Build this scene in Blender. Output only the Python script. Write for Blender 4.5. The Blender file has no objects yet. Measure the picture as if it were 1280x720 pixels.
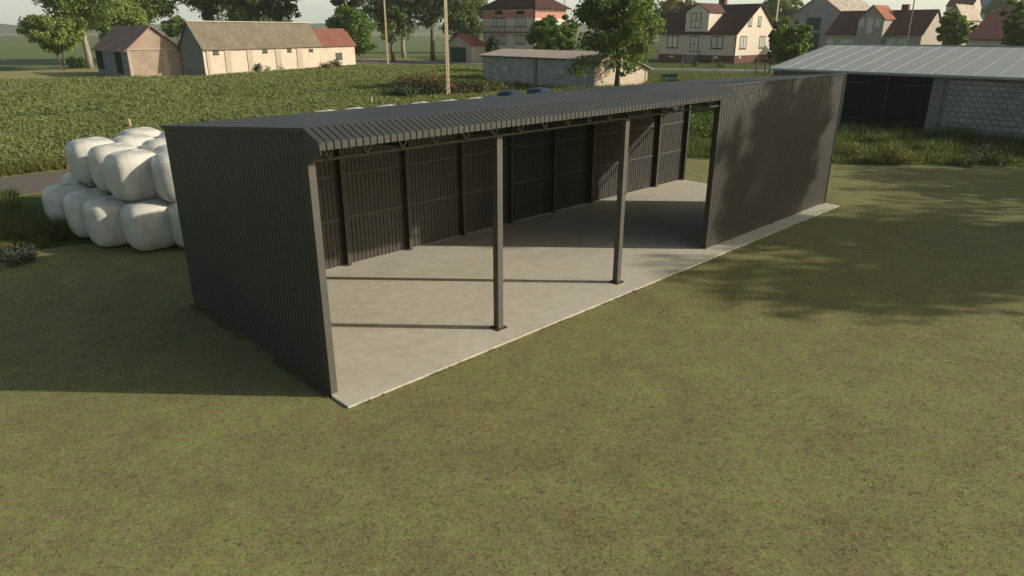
import bpy, math, random
import numpy as np
from mathutils import Vector, Matrix
random.seed(7); RNG=np.random.default_rng(11)
S=bpy.context.scene; COL=S.collection
R=math.radians
# ------------------------------------------------------------------ camera
CAM=np.array([-5.671,-10.712,6.499]); YAW,PITCH,F=0.775,0.356,864.6
FW=np.array([math.sin(YAW)*math.cos(PITCH),math.cos(YAW)*math.cos(PITCH),-math.sin(PITCH)])
RT=np.array([math.cos(YAW),-math.sin(YAW),0.]); UP=np.cross(RT,FW)
GZ=-0.04
cd=bpy.data.cameras.new('camera'); cam=bpy.data.objects.new('camera',cd); COL.objects.link(cam)
cam.location=CAM; cam.rotation_euler=(math.pi/2-PITCH,0,-YAW)
cd.sensor_width=36; cd.lens=F/1280*36; cd.clip_end=6000; cd.clip_start=.1
S.camera=cam
def ray(x,y): return FW+(x-640)/F*RT-(y-360)/F*UP
def g(x,y,z=GZ):
    d=ray(x,y); t=(z-CAM[2])/d[2]; return CAM+t*d
def proj(X):
    d=np.array(X)-CAM; z=d@FW; return 640+F*(d@RT)/z,360-F*(d@UP)/z
def along(P,d,px):
    ts=np.linspace(.1,150,6000); i=int(np.argmin([abs(proj((P[0]+t*d[0],P[1]+t*d[1],0))[0]-px) for t in ts])); return float(ts[i])
def hz(P,py):
    zs=np.linspace(0,40,4001); i=int(np.argmin([abs(proj((P[0],P[1],z))[1]-py) for z in zs])); return float(zs[i])
# ------------------------------------------------------------------ materials
def new_mat(name):
    m=bpy.data.materials.new(name); m.use_nodes=True; nt=m.node_tree; nt.nodes.clear()
    out=nt.nodes.new('ShaderNodeOutputMaterial'); b=nt.nodes.new('ShaderNodeBsdfPrincipled')
    nt.links.new(b.outputs[0],out.inputs[0]); return m,nt,b,out
def N(nt,t,**k):
    n=nt.nodes.new(t)
    for a,v in k.items():
        if hasattr(n,a): setattr(n,a,v)
        else: n.inputs[a].default_value=v
    return n
def ramp(nt,fac,stops,interp='LINEAR'):
    r=nt.nodes.new('ShaderNodeValToRGB'); cr=r.color_ramp; cr.interpolation=interp
    while len(cr.elements)<len(stops): cr.elements.new(.5)
    for e,(p,c) in zip(cr.elements,stops): e.position=p; e.color=(*c,1) if len(c)==3 else c
    nt.links.new(fac,r.inputs[0]); return r.outputs[0]
def mix(nt,fac,a,b,mode='MIX'):
    m=nt.nodes.new('ShaderNodeMix'); m.data_type='RGBA'; m.blend_type=mode
    for s,v in((0,fac),(6,a),(7,b)):
        if isinstance(v,(int,float)): m.inputs[s].default_value=v
        elif isinstance(v,tuple): m.inputs[s].default_value=(*v,1)
        else: nt.links.new(v,m.inputs[s])
    return m.outputs[2]
def coords(nt,kind='Object',scale=(1,1,1)):
    tc=nt.nodes.new('ShaderNodeTexCoord'); mp=nt.nodes.new('ShaderNodeMapping'); mp.inputs['Scale'].default_value=scale
    nt.links.new(tc.outputs[kind],mp.inputs[0]); return mp.outputs[0]
def noise(nt,co,scale,detail=4,rough=.6,dist=0):
    n=N(nt,'ShaderNodeTexNoise'); n.inputs['Scale'].default_value=scale; n.inputs['Detail'].default_value=detail
    n.inputs['Roughness'].default_value=rough; n.inputs['Distortion'].default_value=dist
    nt.links.new(co,n.inputs['Vector']); return n.outputs['Fac']
def bump(nt,b,h,strength=.3,dist=.02):
    n=nt.nodes.new('ShaderNodeBump'); n.inputs['Strength'].default_value=strength; n.inputs['Distance'].default_value=dist
    nt.links.new(h,n.inputs['Height']); nt.links.new(n.outputs[0],b.inputs['Normal'])
def simple(name,c,rough=.7,var=.25,scale=2.,metal=0,spec=.3,kind='Object',bs=.15,streak=None):
    m,nt,b,o=new_mat(name); co=coords(nt,kind,streak or (1,1,1))
    n1=noise(nt,co,scale,6,.65); n2=noise(nt,co,scale*9,3,.6)
    lo=tuple(x*(1-var) for x in c); hi=tuple(min(1,x*(1+var)) for x in c)
    c1=ramp(nt,n1,[(.3,lo),(.7,hi)])
    c2=mix(nt,.35,c1,ramp(nt,n2,[(.3,lo),(.7,hi)]))
    nt.links.new(c2,b.inputs['Base Color']); b.inputs['Roughness'].default_value=rough
    b.inputs['Metallic'].default_value=metal; b.inputs['Specular IOR Level'].default_value=spec
    if bs: bump(nt,b,n2,bs,.02)
    return m
def blockmat(name,c1,c2,mortar,bw,bh,ms=.02,rough=.85,bstr=.5,offset=.5,grime=.3):
    m,nt,b,o=new_mat(name); co=coords(nt,'UV')
    br=nt.nodes.new('ShaderNodeTexBrick'); nt.links.new(co,br.inputs['Vector'])
    br.inputs['Scale'].default_value=1; br.inputs['Brick Width'].default_value=bw; br.inputs['Row Height'].default_value=bh
    br.inputs['Mortar Size'].default_value=ms; br.inputs['Mortar Smooth'].default_value=.3; br.offset=offset
    br.inputs['Color1'].default_value=(*c1,1); br.inputs['Color2'].default_value=(*c2,1); br.inputs['Mortar'].default_value=(*mortar,1)
    n=noise(nt,co,.5,6,.7); n2=noise(nt,co,6,4,.6)
    c=mix(nt,1.,br.outputs['Color'],ramp(nt,n,[(.3,(1-grime,)*3),(.7,(1.1,)*3)]),'MULTIPLY')
    c=mix(nt,1.,c,ramp(nt,n2,[(.25,(.8,)*3),(.7,(1.12,)*3)]),'MULTIPLY')
    nt.links.new(c,b.inputs['Base Color']); b.inputs['Roughness'].default_value=rough
    b.inputs['Specular IOR Level'].default_value=.2
    inv=ramp(nt,br.outputs['Fac'],[(0,(1,1,1)),(1,(0,0,0))]); bump(nt,b,inv,bstr,.03); return m
def roofmat(name,c,row=.35,col=.3,var=.25,rough=.8,rib=False):
    m,nt,b,o=new_mat(name); co=coords(nt,'UV')
    br=nt.nodes.new('ShaderNodeTexBrick'); nt.links.new(co,br.inputs['Vector']); br.inputs['Scale'].default_value=1
    br.inputs['Brick Width'].default_value=col; br.inputs['Row Height'].default_value=row; br.inputs['Mortar Size'].default_value=.02
    br.inputs['Mortar Smooth'].default_value=1
    br.inputs['Color1'].default_value=(*[x*(1-var) for x in c],1); br.inputs['Color2'].default_value=(*[x*(1+var) for x in c],1)
    br.inputs['Mortar'].default_value=(*[x*.55 for x in c],1)
    n=noise(nt,co,.35,7,.75); n2=noise(nt,co,4,4,.6)
    cc=mix(nt,1.,br.outputs['Color'],ramp(nt,n,[(.3,(.72,)*3),(.7,(1.18,)*3)]),'MULTIPLY')
    cc=mix(nt,1.,cc,ramp(nt,n2,[(.3,(.85,)*3),(.7,(1.1,)*3)]),'MULTIPLY')
    nt.links.new(cc,b.inputs['Base Color']); b.inputs['Roughness'].default_value=rough; b.inputs['Specular IOR Level'].default_value=.25
    bump(nt,b,br.outputs['Fac'],-.4 if False else .3,.02); return m
def leafmat(name,dark,mid,light,trans=.35):
    m,nt,b,o=new_mat(name)
    at=nt.nodes.new('ShaderNodeAttribute'); at.attribute_name='tint'
    dark,mid,light=[(a*1.04,b*.93,c_*1.4) for a,b,c_ in(dark,mid,light)]; c=ramp(nt,at.outputs['Fac'],[(0,dark),(.5,mid),(1,light)])
    nt.links.new(c,b.inputs['Base Color']); b.inputs['Roughness'].default_value=.6; b.inputs['Specular IOR Level'].default_value=.25
    tr=nt.nodes.new('ShaderNodeBsdfTranslucent'); nt.links.new(mix(nt,1.,c,(1.2,1.25,.6),'MULTIPLY'),tr.inputs[0])
    ms=nt.nodes.new('ShaderNodeMixShader'); ms.inputs[0].default_value=trans
    nt.links.new(b.outputs[0],ms.inputs[1]); nt.links.new(tr.outputs[0],ms.inputs[2]); nt.links.new(ms.outputs[0],o.inputs[0]); return m
M={}
def lawnmat(name,olive,green,brown,dark,k=1.):
    m,nt,b,o=new_mat(name); co=coords(nt,'Object')
    big=noise(nt,co,.13,5,.65,.3); med=noise(nt,co,.9,6,.72,.3); sm=noise(nt,co,7,6,.8); fine=noise(nt,co,70,3,.75); fine2=noise(nt,co,27,5,.85)
    base=mix(nt,ramp(nt,med,[(.44,(0,)*3),(.58,(1,)*3)]),olive,green)
    base=mix(nt,ramp(nt,big,[(.40,(0,)*3),(.62,(.8,)*3)]),base,tuple(x*y for x,y in zip(olive,(.80,.74,.74))))
    vo=nt.nodes.new('ShaderNodeTexVoronoi'); vo.inputs['Scale'].default_value=24
    wv=nt.nodes.new('ShaderNodeMix'); wv.data_type='VECTOR'; nz=nt.nodes.new('ShaderNodeTexNoise'); nz.inputs['Scale'].default_value=30; nt.links.new(co,nz.inputs['Vector'])
    va=nt.nodes.new('ShaderNodeVectorMath'); va.operation='SCALE'; va.inputs['Scale'].default_value=.06; nt.links.new(nz.outputs['Color'],va.inputs[0])
    vb=nt.nodes.new('ShaderNodeVectorMath'); vb.operation='ADD'; nt.links.new(co,vb.inputs[0]); nt.links.new(va.outputs[0],vb.inputs[1]); nt.links.new(vb.outputs[0],vo.inputs['Vector'])
    sp=nt.nodes.new('ShaderNodeSeparateColor'); nt.links.new(vo.outputs['Color'],sp.inputs[0])
    def ma(op,x,y):
        n=nt.nodes.new('ShaderNodeMath'); n.operation=op
        for i,v in enumerate((x,y)):
            if isinstance(v,(int,float)): n.inputs[i].default_value=v
            else: nt.links.new(v,n.inputs[i])
        return n.outputs[0]
    v=ma('ADD',ma('MULTIPLY',sp.outputs[0],.5),ma('MULTIPLY',ma('SUBTRACT',sm,.25),.95))
    v=ma('ADD',v,ma('MULTIPLY',ma('SUBTRACT',fine2,.5),.5))
    yg=tuple(min(1,x*1.35) for x in green)
    cell=ramp(nt,v,[(.17,dark),(.31,brown),(.43,tuple(x*.85 for x in olive)),(.60,green),(.80,yg)])
    base=mix(nt,.66,base,cell)
    v2=nt.nodes.new('ShaderNodeTexVoronoi'); v2.inputs['Scale'].default_value=62; nt.links.new(vb.outputs[0],v2.inputs['Vector'])
    s2=nt.nodes.new('ShaderNodeSeparateColor'); nt.links.new(v2.outputs['Color'],s2.inputs[0])
    base=mix(nt,1.,base,ramp(nt,s2.outputs[1],[(0,(.62,.60,.62)),(.3,(.9,.9,.9)),(1,(1.16,1.14,1.05))]),'MULTIPLY')
    base=mix(nt,1.,base,ramp(nt,med,[(.36,(.84,.82,.84)),(.62,(1.08,1.1,1.04))]),'MULTIPLY')
    nt.links.new(base,b.inputs['Base Color']); b.inputs['Roughness'].default_value=.95; b.inputs['Specular IOR Level'].default_value=.08
    ad=mix(nt,.5,fine2,fine); bump(nt,b,fine2,.25,.03*k); return m
M['lawn']=lawnmat('mown_lawn',(.240,.230,.098),(.196,.222,.082),(.285,.19,.145),(.075,.068,.048))
M['drygrass']=lawnmat('dry_grass',(.32,.29,.15),(.27,.26,.11),(.34,.26,.15),(.10,.10,.04))
M['meadow']=lawnmat('meadow',(.085,.110,.030),(.075,.115,.026),(.10,.09,.04),(.035,.045,.012))
M['fieldsoil']=lawnmat('crop_floor',(.10,.11,.03),(.095,.11,.03),(.09,.075,.035),(.03,.035,.01))
def concrete():
    m,nt,b,o=new_mat('concrete'); co=coords(nt,'Object')
    n1=noise(nt,co,.45,7,.7,.5); n2=noise(nt,co,3.5,6,.7); n3=noise(nt,co,22,4,.7)
    c=ramp(nt,n1,[(.25,(.44,.41,.33)),(.55,(.515,.48,.395)),(.8,(.57,.535,.45))])
    c=mix(nt,1.,c,ramp(nt,n2,[(.3,(.86,.85,.83)),(.65,(1.04,)*3)]),'MULTIPLY')
    c=mix(nt,1.,c,ramp(nt,n3,[(.3,(.9,)*3),(.65,(1.05,)*3)]),'MULTIPLY')
    nt.links.new(c,b.inputs['Base Color']); b.inputs['Roughness'].default_value=.8; b.inputs['Specular IOR Level'].default_value=.3
    bump(nt,b,n3,.15,.01); return m
M['concrete']=concrete()
def sheet(name,c,rough=.5):
    m,nt,b,o=new_mat(name); co=coords(nt,'Object'); 
    n1=noise(nt,co,.5,6,.7); n2=noise(nt,co,7,5,.7)
    cc=mix(nt,1.,ramp(nt,n1,[(.3,tuple(x*.86 for x in c)),(.7,tuple(x*1.12 for x in c))]),ramp(nt,n2,[(.3,(.88,)*3),(.7,(1.06,)*3)]),'MULTIPLY')
    sx=nt.nodes.new('ShaderNodeSeparateXYZ'); nt.links.new(coords(nt,'Object'),sx.inputs[0])
    mr=nt.nodes.new('ShaderNodeMapRange'); nt.links.new(sx.outputs[2],mr.inputs[0]); mr.inputs[1].default_value=0; mr.inputs[2].default_value=.5; mr.inputs[3].default_value=.6; mr.inputs[4].default_value=0
    d=mix(nt,1.,mr.outputs[0],ramp(nt,noise(nt,coords(nt,'Object',(1,1,.3)),5,5,.7),[(.35,(0,)*3),(.65,(1,)*3)]),'MULTIPLY')
    cc=mix(nt,d,cc,(.11,.075,.045))
    nt.links.new(cc,b.inputs['Base Color']); b.inputs['Roughness'].default_value=rough; b.inputs['Specular IOR Level'].default_value=.5; b.inputs['Metallic'].default_value=.12
    return m
M['sheet']=sheet('dark_sheet_metal',(.053,.0525,.045),.5)
M['steel']=sheet('painted_steel',(.098,.093,.078),.55)
M['rust']=simple('rusty_steel',(.085,.06,.045),.8,.35,8)
M['road']=simple('old_asphalt',(.135,.112,.092),.9,.2,3,spec=.2)
M['road2']=simple('village_asphalt',(.13,.115,.105),.9,.15,2,spec=.2)
M['kerb']=simple('kerb_concrete',(.5,.46,.38),.8,.1,3)
M['paver']=simple('pink_pavers',(.34,.26,.22),.85,.15,3)
M['verge']=M['drygrass']
M['brownfield']=simple('ploughed_field',(.25,.15,.085),.95,.12,.02,bs=0)
M['greenfield']=simple('green_field',(.10,.135,.04),.95,.2,.03,bs=0,streak=(.2,3,1))
M['farground']=simple('far_fields',(.095,.115,.045),.95,.3,.012,bs=0)
def plasticmat(name,c):
    m,nt,b,o=new_mat(name); co=coords(nt,'Object',(1,1,.35)); n=noise(nt,co,5,6,.7); n2=noise(nt,coords(nt,'Object'),2,5,.7)
    cc=ramp(nt,n,[(.3,tuple(x*.8 for x in c)),(.6,c)])
    cc=mix(nt,1.,cc,ramp(nt,n2,[(.3,(.82,.80,.76)),(.6,(1,1,1))]),'MULTIPLY')
    nt.links.new(cc,b.inputs['Base Color']); b.inputs['Roughness'].default_value=.42; b.inputs['Specular IOR Level'].default_value=.4
    bump(nt,b,noise(nt,coords(nt,'Object',(1,1,9)),2.4,6,.7),.6,.03); return m
M['wrap']=plasticmat('white_film',(.66,.64,.58)); M['bluewrap']=plasticmat('navy_film',(.020,.035,.075))
M['darkbark']=simple('dark_bark',(.06,.045,.032),.95,.3,6); M['bark']=simple('bark',(.16,.135,.105),.95,.35,6,bs=.5); M['palebark']=simple('pale_bark',(.30,.27,.22),.95,.3,4)
M['leaf_light']=leafmat('leaf_light',(0.084,0.148,0.022),(0.186,0.287,0.043),(0.354,0.436,0.074))
M['leaf_mid']=leafmat('leaf_mid',(0.059,0.106,0.017),(0.126,0.211,0.031),(0.231,0.328,0.055))
M['leaf_dark']=leafmat('leaf_dark',(0.030,0.060,0.016),(0.060,0.105,0.025),(0.111,0.169,0.043),.25)
M['leaf_fresh']=leafmat('leaf_fresh',(.06,.125,.018),(.13,.235,.034),(.23,.35,.06))
M['leaf_brown']=leafmat('leaf_brown',(0.052,0.065,0.018),(0.130,0.124,0.033),(0.221,0.182,0.046))
M['leaf_grey']=leafmat('leaf_grey',(.025,.035,.018),(.06,.075,.038),(.14,.15,.08),.2)
M['crop']=leafmat('crop_leaf',(.115,.15,.034),(.175,.225,.05),(.24,.26,.07),.4)
M['blade']=leafmat('tall_grass',(0.060,0.091,0.024),(0.134,0.178,0.042),(0.257,0.283,0.066),.3)
M['weed']=leafmat('yellow_weed',(.09,.11,.02),(.17,.19,.035),(.27,.26,.06),.3)
M['redbush']=leafmat('red_flower',(.04,.07,.018),(.085,.10,.028),(.34,.07,.03),.25)
M['turf']=leafmat('turf_blade',(.19,.125,.085),(.175,.185,.052),(.27,.29,.085),.2) if True else leafmat('x',(0.106,0.110,0.033),(0.188,0.206,0.053),(0.288,0.269,0.094),.2)
M['glass']=simple('window_glass',(.10,.11,.10),.12,.2,1,spec=.6,bs=0)
M['curtain']=simple('curtained_glass',(.5,.52,.46),.25,.15,1.5,spec=.6,bs=0)
M['frame']=simple('dark_frame',(.05,.035,.025),.6,.2,3,bs=0); M['wframe']=simple('white_frame',(.5,.5,.47),.6,.1,3,bs=0)
M['render_white']=simple('white_render',(.66,.57,.46),.85,.10,1.2); M['render_pink']=simple('pink_render',(.52,.25,.20),.85,.12,1.2)
M['render_drab']=simple('drab_render',(.36,.33,.27),.85,.15,1.2); M['render_cream']=simple('cream_render',(.52,.46,.37),.85,.12,1.2)
M['plinth']=blockmat('plinth_brick',(.16,.07,.05),(.20,.09,.065),(.12,.09,.075),.5,.16,.02)
M['stone_pink']=blockmat('pinkish_stone',(.40,.30,.23),(.45,.34,.26),(.36,.28,.21),.8,.35,.02,bstr=.3)
M['stone_cream']=blockmat('cream_blocks',(.56,.47,.37),(.60,.51,.40),(.50,.42,.33),.7,.35,.02,bstr=.3,grime=.14)
M['block']=blockmat('grey_blocks',(.43,.425,.39),(.50,.49,.45),(.28,.275,.255),.62,.29,.04,bstr=.7)
M['block_lit']=M['block']
M['whiteblock']=blockmat('white_blocks',(.30,.30,.27),(.37,.365,.335),(.185,.18,.165),.45,.335,.03,bstr=.8,grime=.22)
M['greyrender']=simple('grey_render',(.20,.195,.18),.9,.25,1.5)
M['pilaster']=simple('pilaster_render',(.42,.35,.28),.9,.12,2)
M['roof_rust']=roofmat('rusty_brown_roof',(.32,.205,.175),.4,.9,.1)
M['roof_brown']=roofmat('weathered_roof',(.185,.155,.11),.25,.4,.12)
M['roof_red']=roofmat('red_tile',(.21,.085,.062),.35,.3,.12); M['roof_orange']=roofmat('orange_tile',(.34,.115,.06))
M['roof_dark']=roofmat('maroon_tile',(.075,.032,.026)); M['roof_maroon']=roofmat('dark_red_tile',(.10,.028,.028)); M['roof_brownred']=roofmat('brown_tile',(.115,.055,.042))
M['roof_beige']=roofmat('beige_sheet',(.42,.36,.28),.6,1.); M['roof_felt']=simple('roof_felt',(.42,.34,.275),.95,.15,.6)
M['roof_blue']=simple('blue_sheet',(.2,.27,.33),.5,.1,1)
M['planks']=simple('blue_grey_planks',(.20,.225,.225),.9,.3,3,kind='UV',streak=(6,.4,1)); M['darkwood']=simple('tarred_planks',(.022,.021,.018),.95,.55,2.2,spec=.1,kind='UV',streak=(5,.35,1))
M['black']=simple('dark_opening',(.012,.012,.011),.9,.3,3,bs=0); M['greendoor']=simple('green_door',(.018,.075,.045),.6,.2,2)
M['zinc']=simple('zinc_sheet',(.31,.335,.305),.5,.14,1.2,metal=.1,spec=.4,kind='UV',streak=(.3,2,1),bs=.04)
M['pole']=simple('pole_concrete',(.36,.29,.20),.9,.2,3); M['wire']=simple('wire',(.05,.05,.05),.6,.1,1,bs=0)
M['greenpaint']=simple('green_fence',(.03,.10,.06),.6,.2,3,bs=0); M['redpost']=simple('redbrown_post',(.13,.05,.035),.8,.3,4)
M['signgreen']=simple('sign_green',(.008,.085,.05),.5,.05,1,bs=0); M['signwhite']=simple('sign_white',(.55,.62,.56),.5,.03,1,bs=0)
M['brickchim']=blockmat('chimney_brick',(.16,.05,.035),(.2,.07,.05),(.14,.11,.09),.25,.08,.01)
# ------------------------------------------------------------------ mesh helpers
def boxuv(me):
    uv=me.uv_layers.new(name='UVMap'); n=len(me.loops); nv=len(me.vertices)
    co=np.empty(nv*3); me.vertices.foreach_get('co',co); co=co.reshape(-1,3)
    li=np.empty(n,dtype=np.int64); me.loops.foreach_get('vertex_index',li)
    npoly=len(me.polygons); nr=np.empty(npoly*3); me.polygons.foreach_get('normal',nr); nr=nr.reshape(-1,3)
    tot=np.empty(npoly,dtype=np.int64); me.polygons.foreach_get('loop_total',tot)
    pn=np.repeat(nr,tot,axis=0); c=co[li]; out=np.empty((n,2)); a=np.abs(pn)
    t=np.stack([-pn[:,1],pn[:,0],0*pn[:,0]],1); L=np.linalg.norm(t,axis=1); flat=L<.05
    t[flat]=(1,0,0); L[flat]=1; t/=L[:,None]; b=np.cross(pn,t)
    t[:,:2]=np.where((a[:,0]>a[:,1])[:,None],np.stack([0*t[:,0],np.abs(t[:,1])],1)*1. if False else t[:,:2],t[:,:2])
    out[:,0]=(c*t).sum(1); out[:,1]=(c*b).sum(1); uv.data.foreach_set('uv',out.ravel())
class MB:
    def __init__(s): s.v=[]; s.f=[]
    def add(s,vs,fs):
        n=len(s.v); s.v+= [tuple(map(float,v)) for v in vs]; s.f+=[tuple(i+n for i in f) for f in fs]; return s
    def box(s,a,b):
        x0,y0,z0=[min(p,q) for p,q in zip(a,b)]; x1,y1,z1=[max(p,q) for p,q in zip(a,b)]
        return s.add([(x0,y0,z0),(x1,y0,z0),(x1,y1,z0),(x0,y1,z0),(x0,y0,z1),(x1,y0,z1),(x1,y1,z1),(x0,y1,z1)],
          [(0,3,2,1),(4,5,6,7),(0,1,5,4),(1,2,6,5),(2,3,7,6),(3,0,4,7)])
    def prism(s,poly,vec):
        n=len(poly); p=[np.array(q,float) for q in poly]; q=[a+np.array(vec,float) for a in p]
        return s.add(p+q,[tuple(range(n))[::-1],tuple(range(n,2*n))]+[(i,(i+1)%n,n+(i+1)%n,n+i) for i in range(n)])
    def bar(s,a,b,w,h=None):
        a=np.array(a,float); b=np.array(b,float); h=h or w; d=b-a; d/=np.linalg.norm(d)
        u=np.cross(d,(0,0,1)); 
        if np.linalg.norm(u)<1e-3: u=np.array([1.,0,0])
        u/=np.linalg.norm(u); v=np.cross(u,d)
        c=[a+u*w/2*i+v*h/2*j for i,j in((-1,-1),(1,-1),(1,1),(-1,1))]
        return s.prism(c,b-a)
    def tube(s,pts,rs,n=8,cap=True):
        P=[np.array(p,float) for p in pts]; base=len(s.v); prev=None
        for i,p in enumerate(P):
            d=P[min(i+1,len(P)-1)]-P[max(i-1,0)]; d/=np.linalg.norm(d)+1e-9
            u=np.cross(d,(0.3,0.9,0.1)) if prev is None else prev-d*(prev@d); u/=np.linalg.norm(u)+1e-9; prev=u; w=np.cross(d,u)
            for k in range(n):
                a=2*math.pi*k/n; s.v.append(tuple(p+rs[i]*(math.cos(a)*u+math.sin(a)*w)))
        for i in range(len(P)-1):
            for k in range(n):
                s.f.append((base+i*n+k,base+i*n+(k+1)%n,base+(i+1)*n+(k+1)%n,base+(i+1)*n+k))
        if cap: s.f.append(tuple(base+(len(P)-1)*n+k for k in range(n))); s.f.append(tuple(base+k for k in range(n))[::-1])
        return s
    def build(s,name,mat,parent=None,smooth=False,bevel=0,loc=None,weld=False):
        me=bpy.data.meshes.new(name); me.from_pydata(s.v,[],s.f); me.update()
        import bmesh
        bm=bmesh.new(); bm.from_mesh(me); bmesh.ops.recalc_face_normals(bm,faces=bm.faces); bm.to_mesh(me); bm.free()
        me.polygons.foreach_set('use_smooth',[smooth]*len(me.polygons)); boxuv(me); me.materials.append(mat)
        o=bpy.data.objects.new(name,me); COL.objects.link(o)
        if parent: o.parent=parent
        if loc is not None: o.location=loc
        if bevel:
            m=o.modifiers.new('bevel','BEVEL'); m.width=bevel; m.segments=2; m.limit_method='ANGLE'
        return o
def tag(o,label,cat,group=None,kind=None):
    if label: o['label']=label
    if cat: o['category']=cat
    if group: o['group']=group
    if kind: o['kind']=kind
    return o
def empty(name,loc,rz=0,label=None,cat=None,group=None):
    o=bpy.data.objects.new(name,None); COL.objects.link(o); o.location=loc; o.rotation_euler=(0,0,rz); o.empty_display_size=.3
    return tag(o,label,cat,group)
def sheetobj(name,poly,z,mat,kind='structure',label=None):
    me=bpy.data.meshes.new(name); me.from_pydata([(float(p[0]),float(p[1]),z) for p in poly],[],[tuple(range(len(poly)))]); me.update()
    if me.polygons[0].normal.z<0: me.flip_normals()
    boxuv(me); me.materials.append(mat); o=bpy.data.objects.new(name,me); COL.objects.link(o); o['kind']=kind; return o
def quadsmesh(name,C,A,B,tint,mat,parent=None,tri=False):
    """many small leaf faces: centres C, half axes A,B"""
    n=len(C)
    if tri: V=np.stack([C-A,C+A,C+B],1); k=3
    else: V=np.stack([C-A,C-B*.55,C+A,C+B*.55],1); k=4
    me=bpy.data.meshes.new(name); me.vertices.add(n*k); me.vertices.foreach_set('co',V.reshape(-1).astype(np.float32))
    me.loops.add(n*k); me.loops.foreach_set('vertex_index',np.arange(n*k,dtype=np.int32))
    me.polygons.add(n); me.polygons.foreach_set('loop_start',np.arange(0,n*k,k,dtype=np.int32))
    try: me.polygons.foreach_set('loop_total',np.full(n,k,dtype=np.int32))
    except Exception: pass
    me.update(calc_edges=True)
    at=me.attributes.new('tint','FLOAT','POINT'); at.data.foreach_set('value',np.repeat(np.clip(tint,0,1),k).astype(np.float32))
    me.materials.append(mat); o=bpy.data.objects.new(name,me); COL.objects.link(o)
    if parent: o.parent=parent
    return o
def unit(v): return v/(np.linalg.norm(v,axis=-1,keepdims=True)+1e-9)
def leaves(centres,radii,per,size,rng,outw=.5,base=None):
    """clumps of leaves; returns C,A,B,tint"""
    Cs=[];As=[];Bs=[];Ts=[]
    cc=np.mean(centres,axis=0) if base is None else base
    for c,r in zip(centres,radii):
        n=max(6,int(per*r*r)); d=unit(rng.normal(size=(n,3))); rr=rng.random(n)**.45
        p=c+d*rr[:,None]*r*np.array([1,1,.72]); out=unit(d*.6+unit(p-cc)*.6)
        nrm=unit(out*outw+rng.normal(size=(n,3))*.55+np.array([0,0,.25])); a=unit(np.cross(nrm,rng.normal(size=(n,3)))); b=np.cross(nrm,a)
        s=size*(.6+.8*rng.random(n))[:,None]; Cs.append(p);As.append(a*s);Bs.append(b*s)
        Ts.append(np.clip(rng.normal(.45,.16)+rng.normal(0,.13,n),0,1))
    return np.vstack(Cs),np.vstack(As),np.vstack(Bs),np.concatenate(Ts)
def tree(name,label,P,H,crown_bot,rad,mat,seed=0,cat='tree',group=None,leaf=.22,per=70,nclump=60,trunk_r=.22,bark=None,lean=(0,0),shape='round',multi=1,ry=None,hollow=0,cl=1.):
    rng=np.random.default_rng(seed); root=empty(name,(P[0],P[1],GZ),0,label,cat,group)
    ch=H-crown_bot; cz=crown_bot+ch/2; ry=ry or rad
    # clump centres in the crown volume, more toward the shell
    d=unit(rng.normal(size=(nclump,3))); rr=.35+.6*rng.random(nclump)**.6
    if shape=='round': sc=np.array([rad,ry,ch/2])
    else: sc=np.array([rad,ry,ch/2])
    c=d*rr[:,None]*sc
    if hollow:
        z_=rng.uniform(-1,1,nclump); a_=rng.random(nclump)*6.283; q_=np.sqrt(rng.random(nclump))*(1-.55*np.clip(z_,0,1)**2-.12*np.clip(-z_,0,1)**3); c=np.stack([np.cos(a_)*q_*rad*.92,np.sin(a_)*q_*rad*.92,z_*ch/2],1)
    if shape=='cone': f=np.clip(1.05-(c[:,2]/ch+.5)*.75,.2,1); c[:,:2]*=f[:,None]
    if shape=='vase': f=np.clip(.45+(c[:,2]/ch+.5)*.75,.3,1.1); c[:,:2]*=f[:,None]
    c+=rng.normal(size=c.shape)*rad*.09
    if hollow:
        keep=~((np.hypot(c[:,0],c[:,1])<hollow*rad*(.45-c[:,2]/ch))&(c[:,2]<-.22*ch)); c=c[keep]; nclump=len(c)
    c+=np.array([lean[0],lean[1],cz]); rads=rad*(.17+.16*rng.random(nclump))*cl
    C_,A,B,T=leaves(c,rads,per/(rad*rad)*30,leaf,rng,base=np.array([lean[0],lean[1],cz]))
    quadsmesh('crown',C_,A,B,T,mat,root)
    mb=MB()
    for k in range(multi):
        off=rng.normal(size=2)*trunk_r*.8 if multi>1 else np.zeros(2); sp=rng.normal(size=2)*rad*.25 if multi>1 else np.zeros(2)
        top=np.array([lean[0]*.8+sp[0],lean[1]*.8+sp[1],cz+ch*.18])
        pts=[np.array([off[0],off[1],0])]; 
        for t in(.15,.35,.55,.75,1): pts.append(np.array([off[0],off[1],0])*(1-t)+top*t+np.append(rng.normal(size=2)*trunk_r*.35,0))
        r0=trunk_r/(multi**.5); mb.tube(pts,[r0*1.35,r0*1.05,r0*.9,r0*.75,r0*.5,r0*.2],8)
        idx=rng.permutation(nclump)[:max(8,nclump//3//multi)]
        for i in idx:
            t=.35+.5*rng.random(); st=np.array([off[0],off[1],0])*(1-t)+top*t; 
            if st[2]>c[i][2]+1: st=top*.45+np.array([off[0],off[1],0])*.55
            mid=(st+c[i])/2+np.array([0,0,.1*rad])+rng.normal(size=3)*rad*.05
            mb.tube([st,mid,c[i]],[r0*.36,r0*.2,r0*.05],5,False)
    mb.build('trunk',bark or M['bark'],root,True)
    return root
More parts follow.
